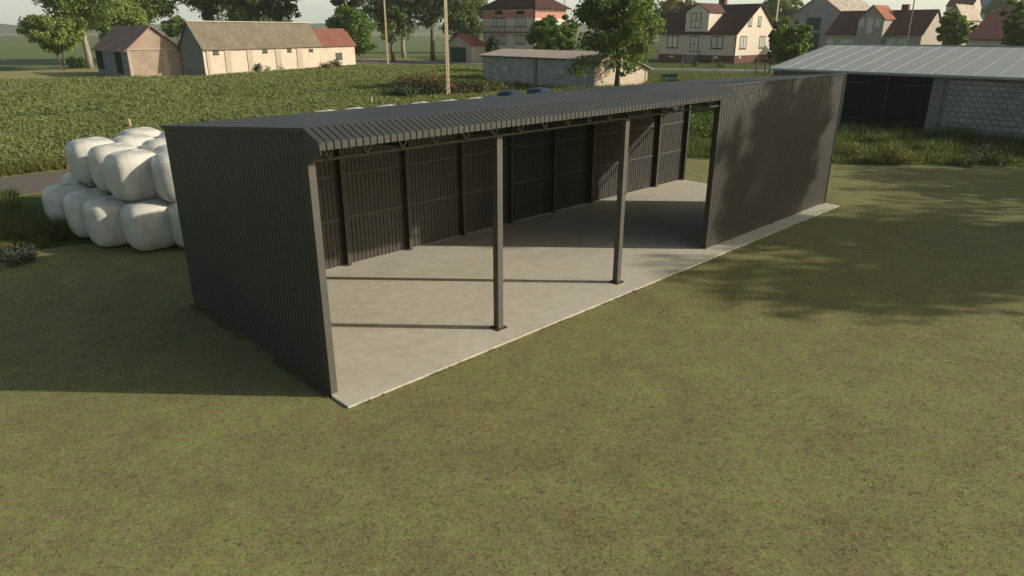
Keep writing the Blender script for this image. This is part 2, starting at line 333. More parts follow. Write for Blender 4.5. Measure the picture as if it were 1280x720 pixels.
def shrub(name,label,P,rx,h,mat,seed=0,cat='shrub',group=None,leaf=.06,n=26,per=260,ry=None,stems=True,z0=.0):
    rng=np.random.default_rng(seed); root=empty(name,(P[0],P[1],GZ),0,label,cat,group); ry=ry or rx
    c=np.stack([rng.uniform(-1,1,n),rng.uniform(-1,1,n),rng.random(n)],1); q=np.hypot(c[:,0],c[:,1]); c=c[q<1.05]
    c=c*np.array([rx*.8,ry*.8,h*.8]); c[:,2]=np.maximum(c[:,2]*(1-.35*np.hypot(c[:,0]/rx,c[:,1]/ry)),h*.12)+z0
    C_,A,B,T=leaves(c,np.full(len(c),h*.27+min(rx,ry)*.12)*(.7+.6*rng.random(len(c))),per,leaf,rng,base=np.array([0,0,0.]))
    quadsmesh('foliage',C_,A,B,T,mat,root)
    if stems:
        mb=MB()
        for k in range(min(9,len(c))): mb.tube([(c[k][0]*.15,c[k][1]*.15,-.02),(c[k][0]*.6,c[k][1]*.6,c[k][2]*.6),c[k]],[.03,.02,.008],5,False)
        mb.build('stem',M['bark'],root,True)
    return root
def inpoly(P,poly):
    x,y=P[:,0],P[:,1]; r=np.zeros(len(P),bool); n=len(poly); j=n-1
    for i in range(n):
        xi,yi=poly[i][:2]; xj,yj=poly[j][:2]
        c=((yi>y)!=(yj>y))&(x<(xj-xi)*(y-yi)/(yj-yi+1e-12)+xi); r^=c; j=i
    return r
def scatter(poly,n,rng):
    poly=[(p[0],p[1]) for p in poly]; a=np.array(poly); lo,hi=a.min(0),a.max(0); out=[]
    tot=0
    while tot<n:
        p=lo+(hi-lo)*rng.random((n*2,2)); p=p[inpoly(p,poly)]; out.append(p); tot+=len(p)
        if len(p)==0: break
    return np.vstack(out)[:n]
def blades(name,pts,h,w,mat,rng,per=5,spread=.12,bend=.5,z=GZ,tintf=None,hvar=.5,hf=None):
    n=len(pts); hk=np.ones(n) if hf is None else hf(pts); P=np.repeat(pts,per,0); m=len(P); P=P+rng.normal(size=(m,2))*spread
    hh=h*(1-hvar+2*hvar*rng.random(m))*np.repeat((.75+.5*rng.random(n))*hk,per)
    a=rng.random(m)*6.283; A=np.stack([np.cos(a),np.sin(a),0*a],1)*(w*(.6+.8*rng.random(m)))[:,None]
    l=rng.normal(size=(m,2))*bend; B=np.stack([l[:,0]*hh,l[:,1]*hh,hh],1)
    C_=np.concatenate([P,np.full((m,1),z)],1)
    t=np.repeat(rng.normal(.42,.17,n) if tintf is None else tintf(pts),per)+rng.normal(0,.14,m)
    return quadsmesh(name,C_,A,B,t,mat,tri=True)
# ------------------------------------------------------------------ setting: ground, roads
me=bpy.data.meshes.new('ground'); 
sheetobj('ground',[(-2500,-2500),(2500,-2500),(2500,2500),(-2500,2500)],GZ,M['lawn'])
sheetobj('grass_strip',[(-60,13.2),(-6.5,13.9),(-2.4,15.2),(.2,14.3),(8,14.4),(27.2,10.2),(31.6,3.2),(38,-3.7),(46,-13),(80,-30),(90,0),(80,40),(48,24.2),(-60,24.2)],GZ+.004,M['meadow'])
sheetobj('road',[(-150,24.55),(60,24.55),(60,29.5),(-150,29.5)],GZ+.008,M['road'])
fld=[(-60,31),(47,31),(49.5,54),tuple(g(603,104)[:2]),tuple(g(601,84.5)[:2]),tuple(g(520,84)[:2]),tuple(g(445,84)[:2]),tuple(g(402,87)[:2]),tuple(g(257,98)[:2]),tuple(g(160,99)[:2]),tuple(g(60,102)[:2]),tuple(g(-60,104)[:2]),(-45,90)]
sheetobj('field',fld,GZ+.004,M['fieldsoil'])
sheetobj('dry_grass_strip',[g(-60,104),g(60,102),g(160,99),g(232,97),g(150,84),g(108,86),g(0,90),g(-60,91)],GZ+.006,M['drygrass'])
sheetobj('village_green',[g(601,84.5),g(603,110),(49.5,54),(47,31),(60,24),(80,40),(90,20),(90,-60),(420,-60),(420,330),g(440,62)],GZ+.002,M['meadow'])
# far fields to the left, in bands running across the view
def band(name,pts,z,m): sheetobj(name,[g(*p,z=GZ) for p in pts],GZ+z,m)
band('far_field',[(-120,90),(76,87),(130,84),(640,66),(640,52),(300,52),(-120,50)],.004,M['greenfield'])
band('far_ploughed_field',[(-120,44.4),(60,44.2),(170,44.2),(170,41.7),(-120,41.7)],.02,M['brownfield'])
band('far_meadow',[(-120,50),(300,52),(640,52),(1400,52),(1400,44.3),(-120,44.3)],.010,M['farground'])
# village street: kerb polyline far side
kp=[(70,185),tuple(g(440,75.0)[:2]),tuple(g(520,77.5)[:2]),tuple(g(600,81)[:2]),tuple(g(700,85)[:2]),tuple(g(830,87.4)[:2]),tuple(g(1010,90)[:2]),(150,-5),(190,-45)]
kp=np.array(kp)
def smooth(p,k=8):
    out=[]
    for i in range(len(p)-1):
        p0=p[max(i-1,0)];p1=p[i];p2=p[i+1];p3=p[min(i+2,len(p)-1)]
        for t in np.linspace(0,1,k,endpoint=False):
            out.append(.5*((2*p1)+(-p0+p2)*t+(2*p0-5*p1+4*p2-p3)*t*t+(-p0+3*p1-3*p2+p3)*t**3))
    out.append(p[-1]); return np.array(out)
ks=smooth(kp); dv=np.gradient(ks,axis=0); dv/=np.linalg.norm(dv,axis=1)[:,None]; nl=np.stack([dv[:,1],-dv[:,0]],1)
if (nl[5]@(CAM[:2]-ks[5]))<0: nl=-nl
def strip(name,a,b,z0,z1,mat):
    mb=MB(); A=ks+nl*a; B=ks+nl*b
    for i in range(len(ks)-1):
        mb.prism([(*A[i],z0),(*A[i+1],z0),(*B[i+1],z0),(*B[i],z0)],(0,0,z1-z0))
    o=mb.build(name,mat); o['kind']='structure'; return o
strip('village_road',0.0,10.5,GZ-.05,GZ+.012,M['road2'])
strip('kerb',-.25,-.0,GZ-.05,GZ+.13,M['kerb'])
strip('pavement',-3.6,-.25,GZ-.05,GZ+.10,M['paver'])
# horizon: low wooded hills as a real ridge, far away
def hills():
    rng=np.random.default_rng(3); mb=MB(); 
    for r0,h0,h1 in((2250,14,34),):
        n=220; az=np.linspace(R(-25),R(125),n); vs=[]
        h=np.interp(np.arange(n),np.arange(0,n,6),rng.uniform(h0,h1,len(np.arange(0,n,6))))+rng.random(n)*2.
        for i,a in enumerate(az):
            x,y=math.sin(a),math.cos(a)
            vs+=[(CAM[0]+x*r0,CAM[1]+y*r0,-1),(CAM[0]+x*(r0+60),CAM[1]+y*(r0+60),h[i]*.8),(CAM[0]+x*(r0+150),CAM[1]+y*(r0+150),h[i]),(CAM[0]+x*(r0+500),CAM[1]+y*(r0+500),-1)]
        mb.add(vs,[(i*4+k,(i+1)*4+k,(i+1)*4+k+1,i*4+k+1) for i in range(n-1) for k in range(3)])
    o=mb.build('hills',simple('wooded_hill',(.045,.07,.035),.95,.35,.02,bs=0),smooth=True); o['kind']='structure'
hills()
# ------------------------------------------------------------------ the open shed
L=22.4; D=6.65; HK=5.0; HB=4.435; SP=4.47; NB=5; PX=3*SP+.03
def corr(p0,u,length,v0,v1,n,pan=.112,gr=.028,dep=.022,vt0=None,vt1=None):
    """ribbed sheet: runs along u from p0, from offset v0 to v1 (vectors or functions of s); n = outward normal"""
    mb=MB(); p0=np.array(p0,float);u=np.array(u,float);n=np.array(n,float)
    ss=[];s=0
    while s<length-1e-6:
        for a,dd in((0,0),(pan,0),(pan+gr*.3,-dep),(pan+gr*.7,-dep)):
            if s+a<length: ss.append((s+a,dd))
        s+=pan+gr
    ss.append((length,0)); a=[];b=[]
    for s,dd in ss:
        f0=v0(s) if callable(v0) else np.array(v0,float); f1=v1(s) if callable(v1) else np.array(v1,float)
        a.append(p0+u*s+f0+n*dd); b.append(p0+u*s+f1+n*dd)
    k=len(a); mb.add(a+b,[(i,i+1,k+i+1,k+i) for i in range(k-1)]); return mb
def solid(o,t=.006,off=-1):
    m=o.modifiers.new('thick','SOLIDIFY'); m.thickness=t; m.offset=off; return o
shed=empty('open_shed',(0,0,0),0,'long dark grey corrugated metal shed with an open front on a concrete slab','shed')
tag(MB().box((.004,-.6,-.16),(22.45,6.75,0)).build('concrete_slab',M['concrete'],bevel=.004),None,None,kind='structure')
roofz=lambda y:HK-(HK-HB)*y/D
CO=.19; CE=-.52  # canopy drop, reach
# end wall (left)
o=corr((0,-.02,0),(0,1,0),D+.02,(0,0,-.045),lambda s:(0,0,roofz(max(s-.02,0))-.05),(-1,0,0),.11,.03,.02).build('end_wall',M['sheet'],shed); solid(o)
# little gable piece closing the canopy end
MB().prism([(0,-.02,HK-.05),(0,CE+.04,HK-CO-.06),(0,CE+.04,HK-CO-.2),(0,-.02,HK-.62)],(.02,0,0)).build('canopy_end',M['sheet'],shed)
o=corr((0,D,0),(1,0,0),L,(0,0,.015),(0,0,HB-.06),(0,1,0),.11,.03,.02).build('back_wall',M['sheet'],shed); solid(o)
o=corr((PX,-.0,0),(1,0,0),L-PX,(0,0,.02),(0,0,HK-.03),(0,-1,0),.105,.035,.022).build('front_wall',M['sheet'],shed); solid(o)
# trims of front wall
tb=MB().box((L-.0,-.035,.01),(L+.05,.06,HK-.02)); tb.build('corner_trim',M['sheet'],shed)
# roof: thick sheet with shallow ribs, canopy with deep seams
o=corr((-.05,0,0),(1,0,0),L+.12,(0,-.04,HK+.005),(0,D+.12,roofz(D+.12)+.005),(0,0,1),.112,.028,.006).build('roof',M['sheet'],shed); solid(o,.03)
o=corr((-.03,-.035,0),(1,0,0),PX+.05,(0,0,HK+.008),(0,CE+.035,HK-CO),(0,-.3,1),.112,.028,.02).build('canopy',M['sheet'],shed); solid(o,.012)
o=corr((-.03,CE,0),(1,0,0),PX+.05,(0,-.0,HK-CO),(0,0,HK-CO-.13),(0,-1,0),.112,.028,.02).build('canopy_fascia',M['sheet'],shed); solid(o,.012)
MB().bar((-.02,-.03,HK-.02),(-.02,CE+.0,HK-CO-.03),.04,.05).build('verge_trim',M['sheet'],shed)
MB().bar((-.03,0,HK-.04),(-.03,D+.05,HB-.04),.03,.05).build('roof_edge_trim',M['sheet'],shed)
MB().bar((L+.03,0,HK-.04),(L+.03,D+.05,HB-.04),.03,.07).build('roof_edge_trim',M['sheet'],shed)
# posts
def Hpost(x,y,z1,w=.2,parent=shed,name='post',plate=True,d=.2):
    m=MB(); t=.018
    m.box((x-w/2,y-d/2,0.02),(x+w/2,y-d/2+t,z1)); m.box((x-w/2,y+d/2-t,0.02),(x+w/2,y+d/2,z1)); m.box((x-.009,y-d/2+t+.001,.02),(x+.009,y+d/2-t-.001,z1))
    o=m.build(name,M['steel'],parent)
    if plate:
        p=MB().box((x-w/2-.07,y-d/2-.07,.0),(x+w/2+.07,y+d/2+.07,.022))
        for i in(-1,1):
            for j in(-1,1): p.tube([(x+i*(w/2+.035),y+j*(d/2+.035),.02),(x+i*(w/2+.035),y+j*(d/2+.035),.05)],[.014,.014],6)
        p.build('base_plate',M['rust'],o)
    return o
def boxpost(x,y,z1):
    m=MB(); w=.165; t=.012
    m.box((x-w/2,y-w/2,.02),(x+w/2,y+w/2,z1))
    o=m.build('post',M['steel'],shed,bevel=.012)
    p=MB().box((x-w/2-.07,y-w/2-.07,0),(x+w/2+.07,y+w/2+.07,.022))
    for i in(-1,1):
        for j in(-1,1): p.tube([(x+i*(w/2+.035),y+j*(w/2+.035),.02),(x+i*(w/2+.035),y+j*(w/2+.035),.05)],[.014,.014],6)
    p.build('base_plate',M['rust'],o)
ZC=4.42
for x in(SP,2*SP): boxpost(x,.09,ZC)
MB().box((.005,-.0,.02),(.15,.14,ZC)).build('post',M['steel'],shed)
MB().box((PX-.02,.0,.02),(PX+.05,.17,HK-.2)).build('post',M['sheet'],shed)
for x in(4*SP,L-.12): boxpost(x,.12,ZC)
for k in range(11):
    x=min(max(k*SP/2,.08),L-.06)
    m=MB(); m.box((x-.06,D-.19,.01),(x+.06,D-.175,HB-.2)); m.box((x-.06,D-.045,.01),(x+.06,D-.03,HB-.2)); m.box((x-.007,D-.174,.01),(x+.007,D-.046,HB-.2))
    m.build('column',M['sheet'],shed)
for z in(1.38,2.64,3.85):
    MB().box((.06,D-.028,z),(L,D-.022+.0,z+.05)).build('wall_rail',M['steel'],shed)
for z in(1.38,2.64,3.85): MB().box((.022,.2,z),(.05,D-.2,z+.05)).build('wall_rail',M['steel'],shed)
for z in(1.38,2.64,3.85): MB().box((PX+.1,.04,z),(L-.22,.06,z+.05)).build('wall_rail',M['steel'],shed)
# front lattice girder
gd=MB().box((.02,.04,ZC-.02),(L-.03,.09,ZC+.03)); gd.box((.02,.03,HK-.24),(L-.03,.12,HK-.17)); girder=gd.build('lattice_girder',M['sheet'],shed)
nV=int(L/.775)
for k in range(nV):
    x=.42+.775*k
    MB().bar((x-.2,.0,HK-.2),(x,.0,ZC+.02),.035).bar((x+.2,.0,HK-.2),(x,.0,ZC+.02),.035).build('brace',M['steel'],girder)
# rafters: light trusses front to back every half bay, and purlins
for k in range(11):
    x=min(max(k*SP/2,.1),L-.1)
    m=MB().bar((x,.13,HK-.12),(x,D-.2,HB-.1),.06,.08)
    m.bar((x,.13,ZC+.04),(x,D-.2,HB-.38),.05,.06)
    for j in range(9):
        y0=.2+j*(D-.5)/9; y1=y0+(D-.5)/9; a=roofz(y0)-.14; b=ZC+.04+(HB-.38-ZC-.04)*y1/(D-.2)
        m.bar((x,y0,a),(x,(y0+y1)/2,b+.02),.02); m.bar((x,(y0+y1)/2,b+.02),(x,y1,roofz(y1)-.14),.02)
    m.build('roof_truss',M['sheet'],shed)
for y in(1.2,2.5,3.8,5.1,6.3):
    MB().box((.03,y-.03,roofz(y)-.085),(L-.05,y+.03,roofz(y)-.035)).build('purlin',M['sheet'],shed)
# canopy brackets
for k in range(7):
    x=min(k*SP/2+.03,PX-.12); MB().bar((x,.03,HK-.07),(x,CE+.05,HK-CO-.06),.04,.06).build('canopy_bracket',M['sheet'],shed)
# ------------------------------------------------------------------ wrapped bales
def balemesh(r,h,seed):
    rng=np.random.default_rng(seed); nu,nv=40,22; vs=[];fs=[]
    def sp(a,e): return math.copysign(abs(a)**e,a)
    ph=rng.uniform(0,6.28,4)
    for j in range(nv+1):
        t=-math.pi/2+math.pi*j/nv; cz=sp(math.sin(t),.42); cr=sp(math.cos(t),.42)
        for i in range(nu):
            a=2*math.pi*i/nu; ex=.62
            x=sp(math.cos(a),ex); y=sp(math.sin(a),ex)
            w=1+.012*math.sin(3*a+ph[0])+.010*math.sin(7*a+ph[1]+t*2)+.012*math.sin(5*t+ph[2]); bulge=1+.035*(1-cz*cz)-.05*max(0,-cz)**2
            vs.append((x*cr*r*w*bulge,y*cr*r*w*bulge,h/2+cz*h/2*(1+.03*math.sin(2*a+ph[3])*(1 if cz>0 else 0))))
    for j in range(nv):
        for i in range(nu): fs.append((j*nu+i,j*nu+(i+1)%nu,(j+1)*nu+(i+1)%nu,(j+1)*nu+i))
    mb=MB(); mb.add(vs,fs); return mb
BALE=[]
for k in range(3):
    for nm in('wrap','bluewrap'):
        o=balemesh(.745,1.5,k).build('wrapped_bale',M[nm],smooth=True); BALE.append(o)
used=set()
def bale(x,y,layer,label,blue=False,rz=None,group=None):
    k=random.randrange(3)*2+(1 if blue else 0)
    if k in used: o=BALE[k].copy(); COL.objects.link(o)
    else: o=BALE[k]; used.add(k)
    o.location=(x,y,GZ+(0 if layer==0 else 1.475)); o.rotation_euler=(0,0,rz if rz is not None else random.uniform(-.12,.12)); s=random.uniform(.98,1.03); o.scale=(s,s,1)
    tag(o,label,'bale',group or ('navy wrapped bales behind the shed' if blue else 'white wrapped bales stacked behind the shed'))
    return o
W='white wrapped bale, '
top=[(.93,13.4,'upper layer, front left, lit half across its face'),(.96,15.3,'upper layer, second in the left row, between two others'),(.8,17.3,'upper layer, leftmost, above the road edge'),
     (1.92,12.25,'upper layer, partly hidden by the shed end wall'),(2.69,15.5,'upper layer, small top beside the shed roof corner'),(2.14,17.2,'upper layer, top showing between the leftmost and the farthest'),(2.96,19.0,'upper layer, farthest back, against the crop'),
     (2.55,13.9,'upper layer, bluish sliver beside the shed wall edge'),(3.9,17.4,'upper layer, sliver touching the shed roof corner')]
for x,y,l in top: bale(x+.16,y,1,W+l)
bot=[(.92,12.65,'ground layer, front, with a bright sunlit top corner'),(.2,13.95,'ground layer, second from the front along the left edge'),(.02,15.6,'ground layer, third along the left edge, behind tall grass'),(-.23,17.3,'ground layer, leftmost, foot hidden in tall grass'),
     (2.02,11.95,'ground layer, mostly hidden by the shed end wall'),(.9,19.6,'ground layer, tiny top under the leftmost upper bale')]
for x,y,l in bot:
    if l is None:
        continue
    bale(x+.16,y,0,W+l)
gb=W+'buried inside the stack under other bales'
for x,y in((1.75,14.3),(1.6,15.95),(1.4,17.7),(3.4,14.4),(3.2,16.2),(3.0,18.4),(4.2,17.6)): bale(x,y,0,gb,group='white bales buried in the stack')
def topx(px,py,z=2.95): return g(px,py,z)
names=['leftmost','second from left','third from left','third from right','second from right','rightmost']
for i,(px,py) in enumerate([(414,138.5),(455,136),(494,132.5),(530,128),(563,125),(596,122)]):
    p=topx(px,py); bale(p[0],19.6,1,W+'only its top showing above the roof, %s of six'%names[i],group='white bale tops above the shed roof')
    bale(p[0]+.05,19.6,0,W+'hidden under the row seen above the roof',group='white bales hidden under the roof row')
bn=['leftmost of the navy bales, next to the last white one','second navy bale from the white ones','middle navy bale above the roof','largest navy top, set farther back','rightmost of the navy bales']
for i,(px,Y) in enumerate([(617,19.7),(650,19.8),(637,22.0),(674,22.2),(684,19.9)]):
    lo=topx(px,117); d=ray(px,115); t=(Y-CAM[1])/d[1]; X=(CAM+t*d)[0]
    bale(X,Y,1,'dark navy film-wrapped bale, '+bn[i],True); bale(X,Y,0,'dark navy film-wrapped bale hidden under the upper navy layer',True,group='navy bales hidden at ground level')
# ------------------------------------------------------------------ buildings
class Bld:
    def __init__(s,name,label,cat,c,l,r,ang,he_px=None,apex=None,he=None,hr=None,axis='x',wall='block',roof='roof_red',ov=.35,th=.14,group=None,P=None,Lx=None,Ly=None,wallname='wall',gable_roof=True,rf=.5,he2=None):
        P=g(*c) if P is None else np.array([P[0],P[1],GZ]); s.P=P; s.a=R(ang); s.dx=np.array([math.cos(s.a),math.sin(s.a)]); s.dy=np.array([-math.sin(s.a),math.cos(s.a)])
        s.Lx=Lx or along(P,s.dx,r); s.Ly=Ly or along(P,s.dy,l)
        s.he=he or hz(P,he_px)-GZ; s.axis=axis; s.root=empty(name,tuple(P),s.a,label,cat,group)
        if hr is None:
            # apex pixel lies on the visible gable plane
            f='x0' if axis=='x' else 'y0'; hr=s.face(f,*apex)[1]
        s.hr=hr; Lx,Ly,he=s.Lx,s.Ly,s.he; s.rf=rf; s.he2=he2 or he
        m=MB()
        if axis=='x':
            sec=[(0,0,0),(0,Ly,0),(0,Ly,he),(0,Ly/2,hr),(0,0,he)]; m.prism(sec,(Lx,0,0))
        else:
            sec=[(0,0,0),(Lx,0,0),(Lx,0,s.he2),(Lx*rf,0,hr),(0,0,he)]; m.prism(sec,(0,Ly,0))
        s.wall=m.build(wallname,M[wall],s.root)
        if gable_roof: s.roof=s.mkroof(M[roof],ov,th)
    def mkroof(s,mat,ov,th):
        m=MB(); W=(s.Ly if s.axis=='x' else s.Lx); half=W*s.rf; e=.012
        for sg in(0,1):
            run=half if not sg else W-half; h0=s.he if not sg else s.he2; k=(s.hr-h0)/run
            a=(-ov,h0-ov*k+e); b=(half,s.hr+e)
            if sg: a=(W+ov,a[1])
            p=[a,b,(b[0],b[1]+th),(a[0],a[1]+th)]
            if s.axis=='x': m.prism([(-ov,q[0],q[1]) for q in p],(s.Lx+2*ov,0,0))
            else: m.prism([(q[0],-ov,q[1]) for q in p],(0,s.Ly+2*ov,0))
        return m.build('roof',mat,s.root)
    def loc(s,X):
        d=np.array(X)-s.P; return np.array([d[:2]@s.dx,d[:2]@s.dy,d[2]])
    def face(s,f,px,py,off=0):
        d=ray(px,py); o=s.loc(CAM); dl=np.array([d[:2]@s.dx,d[:2]@s.dy,d[2]])
        i={'x0':0,'y0':1}[f]; t=(off-o[i])/dl[i]; q=o+t*dl; return (q[1-i],q[2])
    def rect(s,f,x0,y0,x1,y1,off=0):
        a=[s.face(f,x,y,off) for x,y in((x0,y0),(x1,y0),(x1,y1),(x0,y1))]; u=[q[0] for q in a]; z=[q[1] for q in a]
        u0=(min(u)+sorted(u)[1])/2; u1=(max(u)+sorted(u)[2])/2; return u0,(z[2]+z[3])/2,u1,(z[0]+z[1])/2
    def pbox(s,f,u0,z0,u1,z1,d0,d1):
        # d outward distance
        if f=='x0': return (-d1,u0,z0),(-d0,u1,z1)
        return (u0,-d1,z0),(u1,-d0,z1)
    def panel(s,f,r,mat,name='panel',t=.06,off=0,parent=None,inner=0.):
        u0,z0,u1,z1=r; a,b=s.pbox(f,u0,z0,u1,z1,inner,t); 
        sh=np.array([off,0,0]) if f=='x0' else np.array([0,off,0])
        return MB().box(np.array(a)+sh,np.array(b)+sh).build(name,M[mat],parent or s.root)
    def window(s,f,r,frame='frame',pane='glass',cols=2,rows=1,off=0,fw=.09,sill=True,name='window',root=None):
        u0,z0,u1,z1=r
        if u1<u0:u0,u1=u1,u0
        sh=np.array([off,0,0]) if f=='x0' else np.array([0,off,0]); m=MB()
        def bx(mm,a0,b0,a1,b1,d0,d1):
            a,b=s.pbox(f,a0,b0,a1,b1,d0,d1); mm.box(np.array(a)+sh,np.array(b)+sh)
        bx(m,u0,z0,u0+fw,z1,.002,.07); bx(m,u1-fw,z0,u1,z1,.002,.07); bx(m,u0+fw,z0,u1-fw,z0+fw,.002,.068); bx(m,u0+fw,z1-fw,u1-fw,z1,.002,.068)
        for i in range(1,cols): c=u0+(u1-u0)*i/cols; bx(m,c-fw/2,z0+fw,c+fw/2,z1-fw,.002,.06)
        for i in range(1,rows): c=z0+(z1-z0)*i/rows; bx(m,u0+fw,c-fw/2,u1-fw,c+fw/2,.002,.055)
        o=m.build(name,M[frame],root or s.root)
        p=MB(); bx(p,u0+fw,z0+fw,u1-fw,z1-fw,.001,.03); p.build('pane',M[pane],o)
        if sill: q=MB(); bx(q,u0-.08,z0-.07,u1+.08,z0-.005,.002,.14); q.build('sill',M[frame],o)
        return o
    def wpx(s,f,x0,y0,x1,y1,**k):
        off=k.get('off',0); return s.window(f,s.rect(f,x0,y0,x1,y1,off if f=='x0' else off),**k)
# red-roofed stone barn on the left
rb=Bld('stone_barn','small stone barn with brown-red roof, left of the long barn, by the light green tree','barn',(164,98),124,231,0,62.5,(200,33),axis='y',wall='stone_pink',roof='roof_rust',ov=.4)
for r,m,n in(((145,63,153,92),'black','doorway'),((121,60,129,86),'black','doorway')): rb.panel('x0',rb.rect('x0',*r),m,n,.05)
rb.panel('x0',(.1,.0,3.1,rb.he-.15),'planks','plank_cladding',.03); rb.panel('x0',(5.2,0,rb.Ly-.1,rb.he-.15),'planks','plank_cladding',.028)
u=rb.rect('y0',204,66,211,94); rb.panel('y0',(u[0],0,u[2],rb.he-.1),'pilaster','pilaster',.12)
rb.panel('y0',(.05,0,.5,rb.he-.1),'pilaster','pilaster',.1); rb.panel('y0',(0,rb.he-.05,rb.Lx,rb.he+.15),'pilaster','cornice',.13)
# long cream barn
bb=Bld('long_barn','long cream barn with weathered brown roof and four small high windows at the field edge','barn',(258,96.5),231,402,20,58.5,(233,27.5),axis='x',wall='stone_cream',roof='roof_brown',ov=.35)
MB().box((-.4,bb.Ly/2-.25,bb.hr+.09),(bb.Lx+.36,bb.Ly/2+.25,bb.hr+.2)).build('ridge_cap',M['kerb'],bb.root)
for r in((266,63,273,68),(328,62,334,66),(359,61,364,65),(386,61,391,64.5)): bb.wpx('y0',*r,fw=.06,cols=1,sill=True)
for x0,x1 in((259,262),(281.5,288.5),(309.5,316),(345,352),(371.5,378)):
    u=bb.rect('y0',x0,62,x1,90); bb.panel('y0',(u[0],0.02,u[2],bb.he-.12),'pilaster','pilaster',.12)
bb.panel('y0',(-.05,0,bb.Lx+.02,.5),'pilaster','plinth_course',.08)
bb.panel('x0',(.05,0,bb.Ly,1.),'greyrender','plinth_course',.06)
MB().prism([(-.04,.05,1.0),(-.04,bb.Ly-.05,1.0),(-.04,bb.Ly-.05,bb.he),(-.04,bb.Ly/2,bb.hr-.05),(-.04,.05,bb.he)],(.035,0,0)).build('plank_cladding',M['planks'],bb.root)
# annex
aP=bb.P[:2]+bb.dx*(bb.Lx+.02); 
an=Bld('annex_barn','low cream annex with red tiled roof joined to the right end of the long barn','barn',None,None,445,20,None,None,P=aP,he=4.1,hr=6.8,Ly=bb.Ly,axis='x',wall='stone_cream',roof='roof_red',ov=.3)
an.wpx('y0',419.5,66,427.5,74,fw=.08,cols=1)
# garage
ga=Bld('garage','small garage with orange tiled roof and green door behind the concrete pole','garage',(590,79),558,607,0,57,(570,43.5),axis='x',wall='render_cream',roof='roof_orange',ov=.3)
ga.panel('x0',ga.rect('x0',563.5,59,582.5,77.5),'greendoor','door',.06)
# pink striped house
pk=Bld('hip_roofed_house','tall two-storey white and pink striped house with maroon hipped roof','house',(668.5,80),604,706,0,9.5,None,hr=None if False else 1,axis='x',wall='render_white',roof='roof_dark',gable_roof=False) if False else None
class Hip(Bld):
    pass
P0=g(668.5,80); lx=along(P0,(1,0),706); ly=along(P0,(0,1),604); he=hz(P0,9.5)-GZ
pr=empty('hip_roofed_house',tuple(P0),0,'tall two-storey white and pink striped house with maroon hipped roof','house')
MB().box((0,0,0),(lx,ly,he)).build('wall',M['render_white'],pr)
ov=.9; hh=3.6; rx=lx/2
m=MB(); m.add([(-ov,-ov,he-.05),(lx+ov,-ov,he-.05),(lx+ov,ly+ov,he-.05),(-ov,ly+ov,he-.05),(rx,rx,he+hh),(rx,ly-rx,he+hh),(-ov,-ov,he-.2),(lx+ov,-ov,he-.2),(lx+ov,ly+ov,he-.2),(-ov,ly+ov,he-.2)],
  [(0,1,4),(1,2,5,4),(2,3,5),(3,0,4,5),(6,7,1,0),(7,8,2,1),(8,9,3,2),(9,6,0,3),(9,8,7,6)]); m.build('roof',M['roof_dark'],pr)
class Obj: pass
pk=Bld.__new__(Bld); pk.P=P0; pk.a=0; pk.dx=np.array([1.,0]); pk.dy=np.array([0,1.]); pk.root=pr; pk.Lx=lx; pk.Ly=ly; pk.he=he
zb=pk.face('x0',640,23)[1]; zt=pk.face('x0',640,14.5)[1]
pk.panel('x0',(-.03,zb,ly,zt),'render_pink','pink_band',.03); pk.panel('y0',(0,zb,lx+.03,zt),'render_pink','pink_band',.03)
for r in((616,22,632,33.5),(644,22,657,33.5),(621,44,633,55),(644,44,656,55)): pk.wpx('x0',*r,pane='curtain',cols=3,fw=.11)
for r in((619,13.5,628,18),(646,13.5,655,18)): pk.wpx('x0',*r,cols=3,fw=.1,pane='glass',sill=False)
zs=pk.face('x0',640,39.5)[1]
bal=pk.panel('x0',(-.4,zs-.2,ly+.4,zs),'rust','balcony',1.1); 
m=MB(); 
for i in range(int(ly/1.6)+1): m.box((-1.08,i*1.6,zs+.001),(-1.03,i*1.6+.05,zs+1.))
m.box((-1.09,-.3,zs+1.),(-1.02,ly+.3,zs+1.07)); m.box((-1.08,-.3,zs+.5),(-1.04,ly+.3,zs+.54)); m.build('railing',M['redpost'],bal)
MB().box((-.13,.25,0),(-.03,.36,he-.2)).build('downpipe',M['frame'],pr)
# grey block shed with felt roof
bs=Bld('block_shed','long grey block shed with low brownish roof, behind the navy bales','shed',(742,112),604,808,-4,74.5,None,hr=3.34+.72,axis='y',wall='block',roof='roof_felt',ov=.5,th=.1,rf=.42,he2=2.1)
for r in((628.5,82.5,636,89),(698,85.5,706,93.5)): bs.wpx('x0',*r,frame='roof_felt',pane='curtain',fw=.12,cols=2)
u=bs.rect('x0',668,78,671,108); bs.panel('x0',(u[0],0,u[0]+.5,bs.he-.1),'greyrender','pilaster',.12)
MB().prism([(.04,-.04,.02),(bs.Lx-.04,-.04,.02),(bs.Lx-.04,-.04,bs.he2-.06),(bs.Lx*bs.rf,-.04,bs.hr-.12),(.04,-.04,bs.he-.08)],(0,.035,0)).build('rendered_gable',M['stone_cream'],bs.root); bs.panel('y0',(0,0,.45,bs.he-.12),'pilaster','pilaster',.1); bs.panel('y0',(bs.Lx-.45,0,bs.Lx,bs.he2-.12),'pilaster','pilaster',.1)
m=MB()
for i in range(14):
    y=.3+i*(bs.Ly-.6)/13; m.box((-.46,y-.07,bs.he-.22),(-.0,y+.07,bs.he-.06))
m.build('rafter_end',M['darkwood'],bs.root)
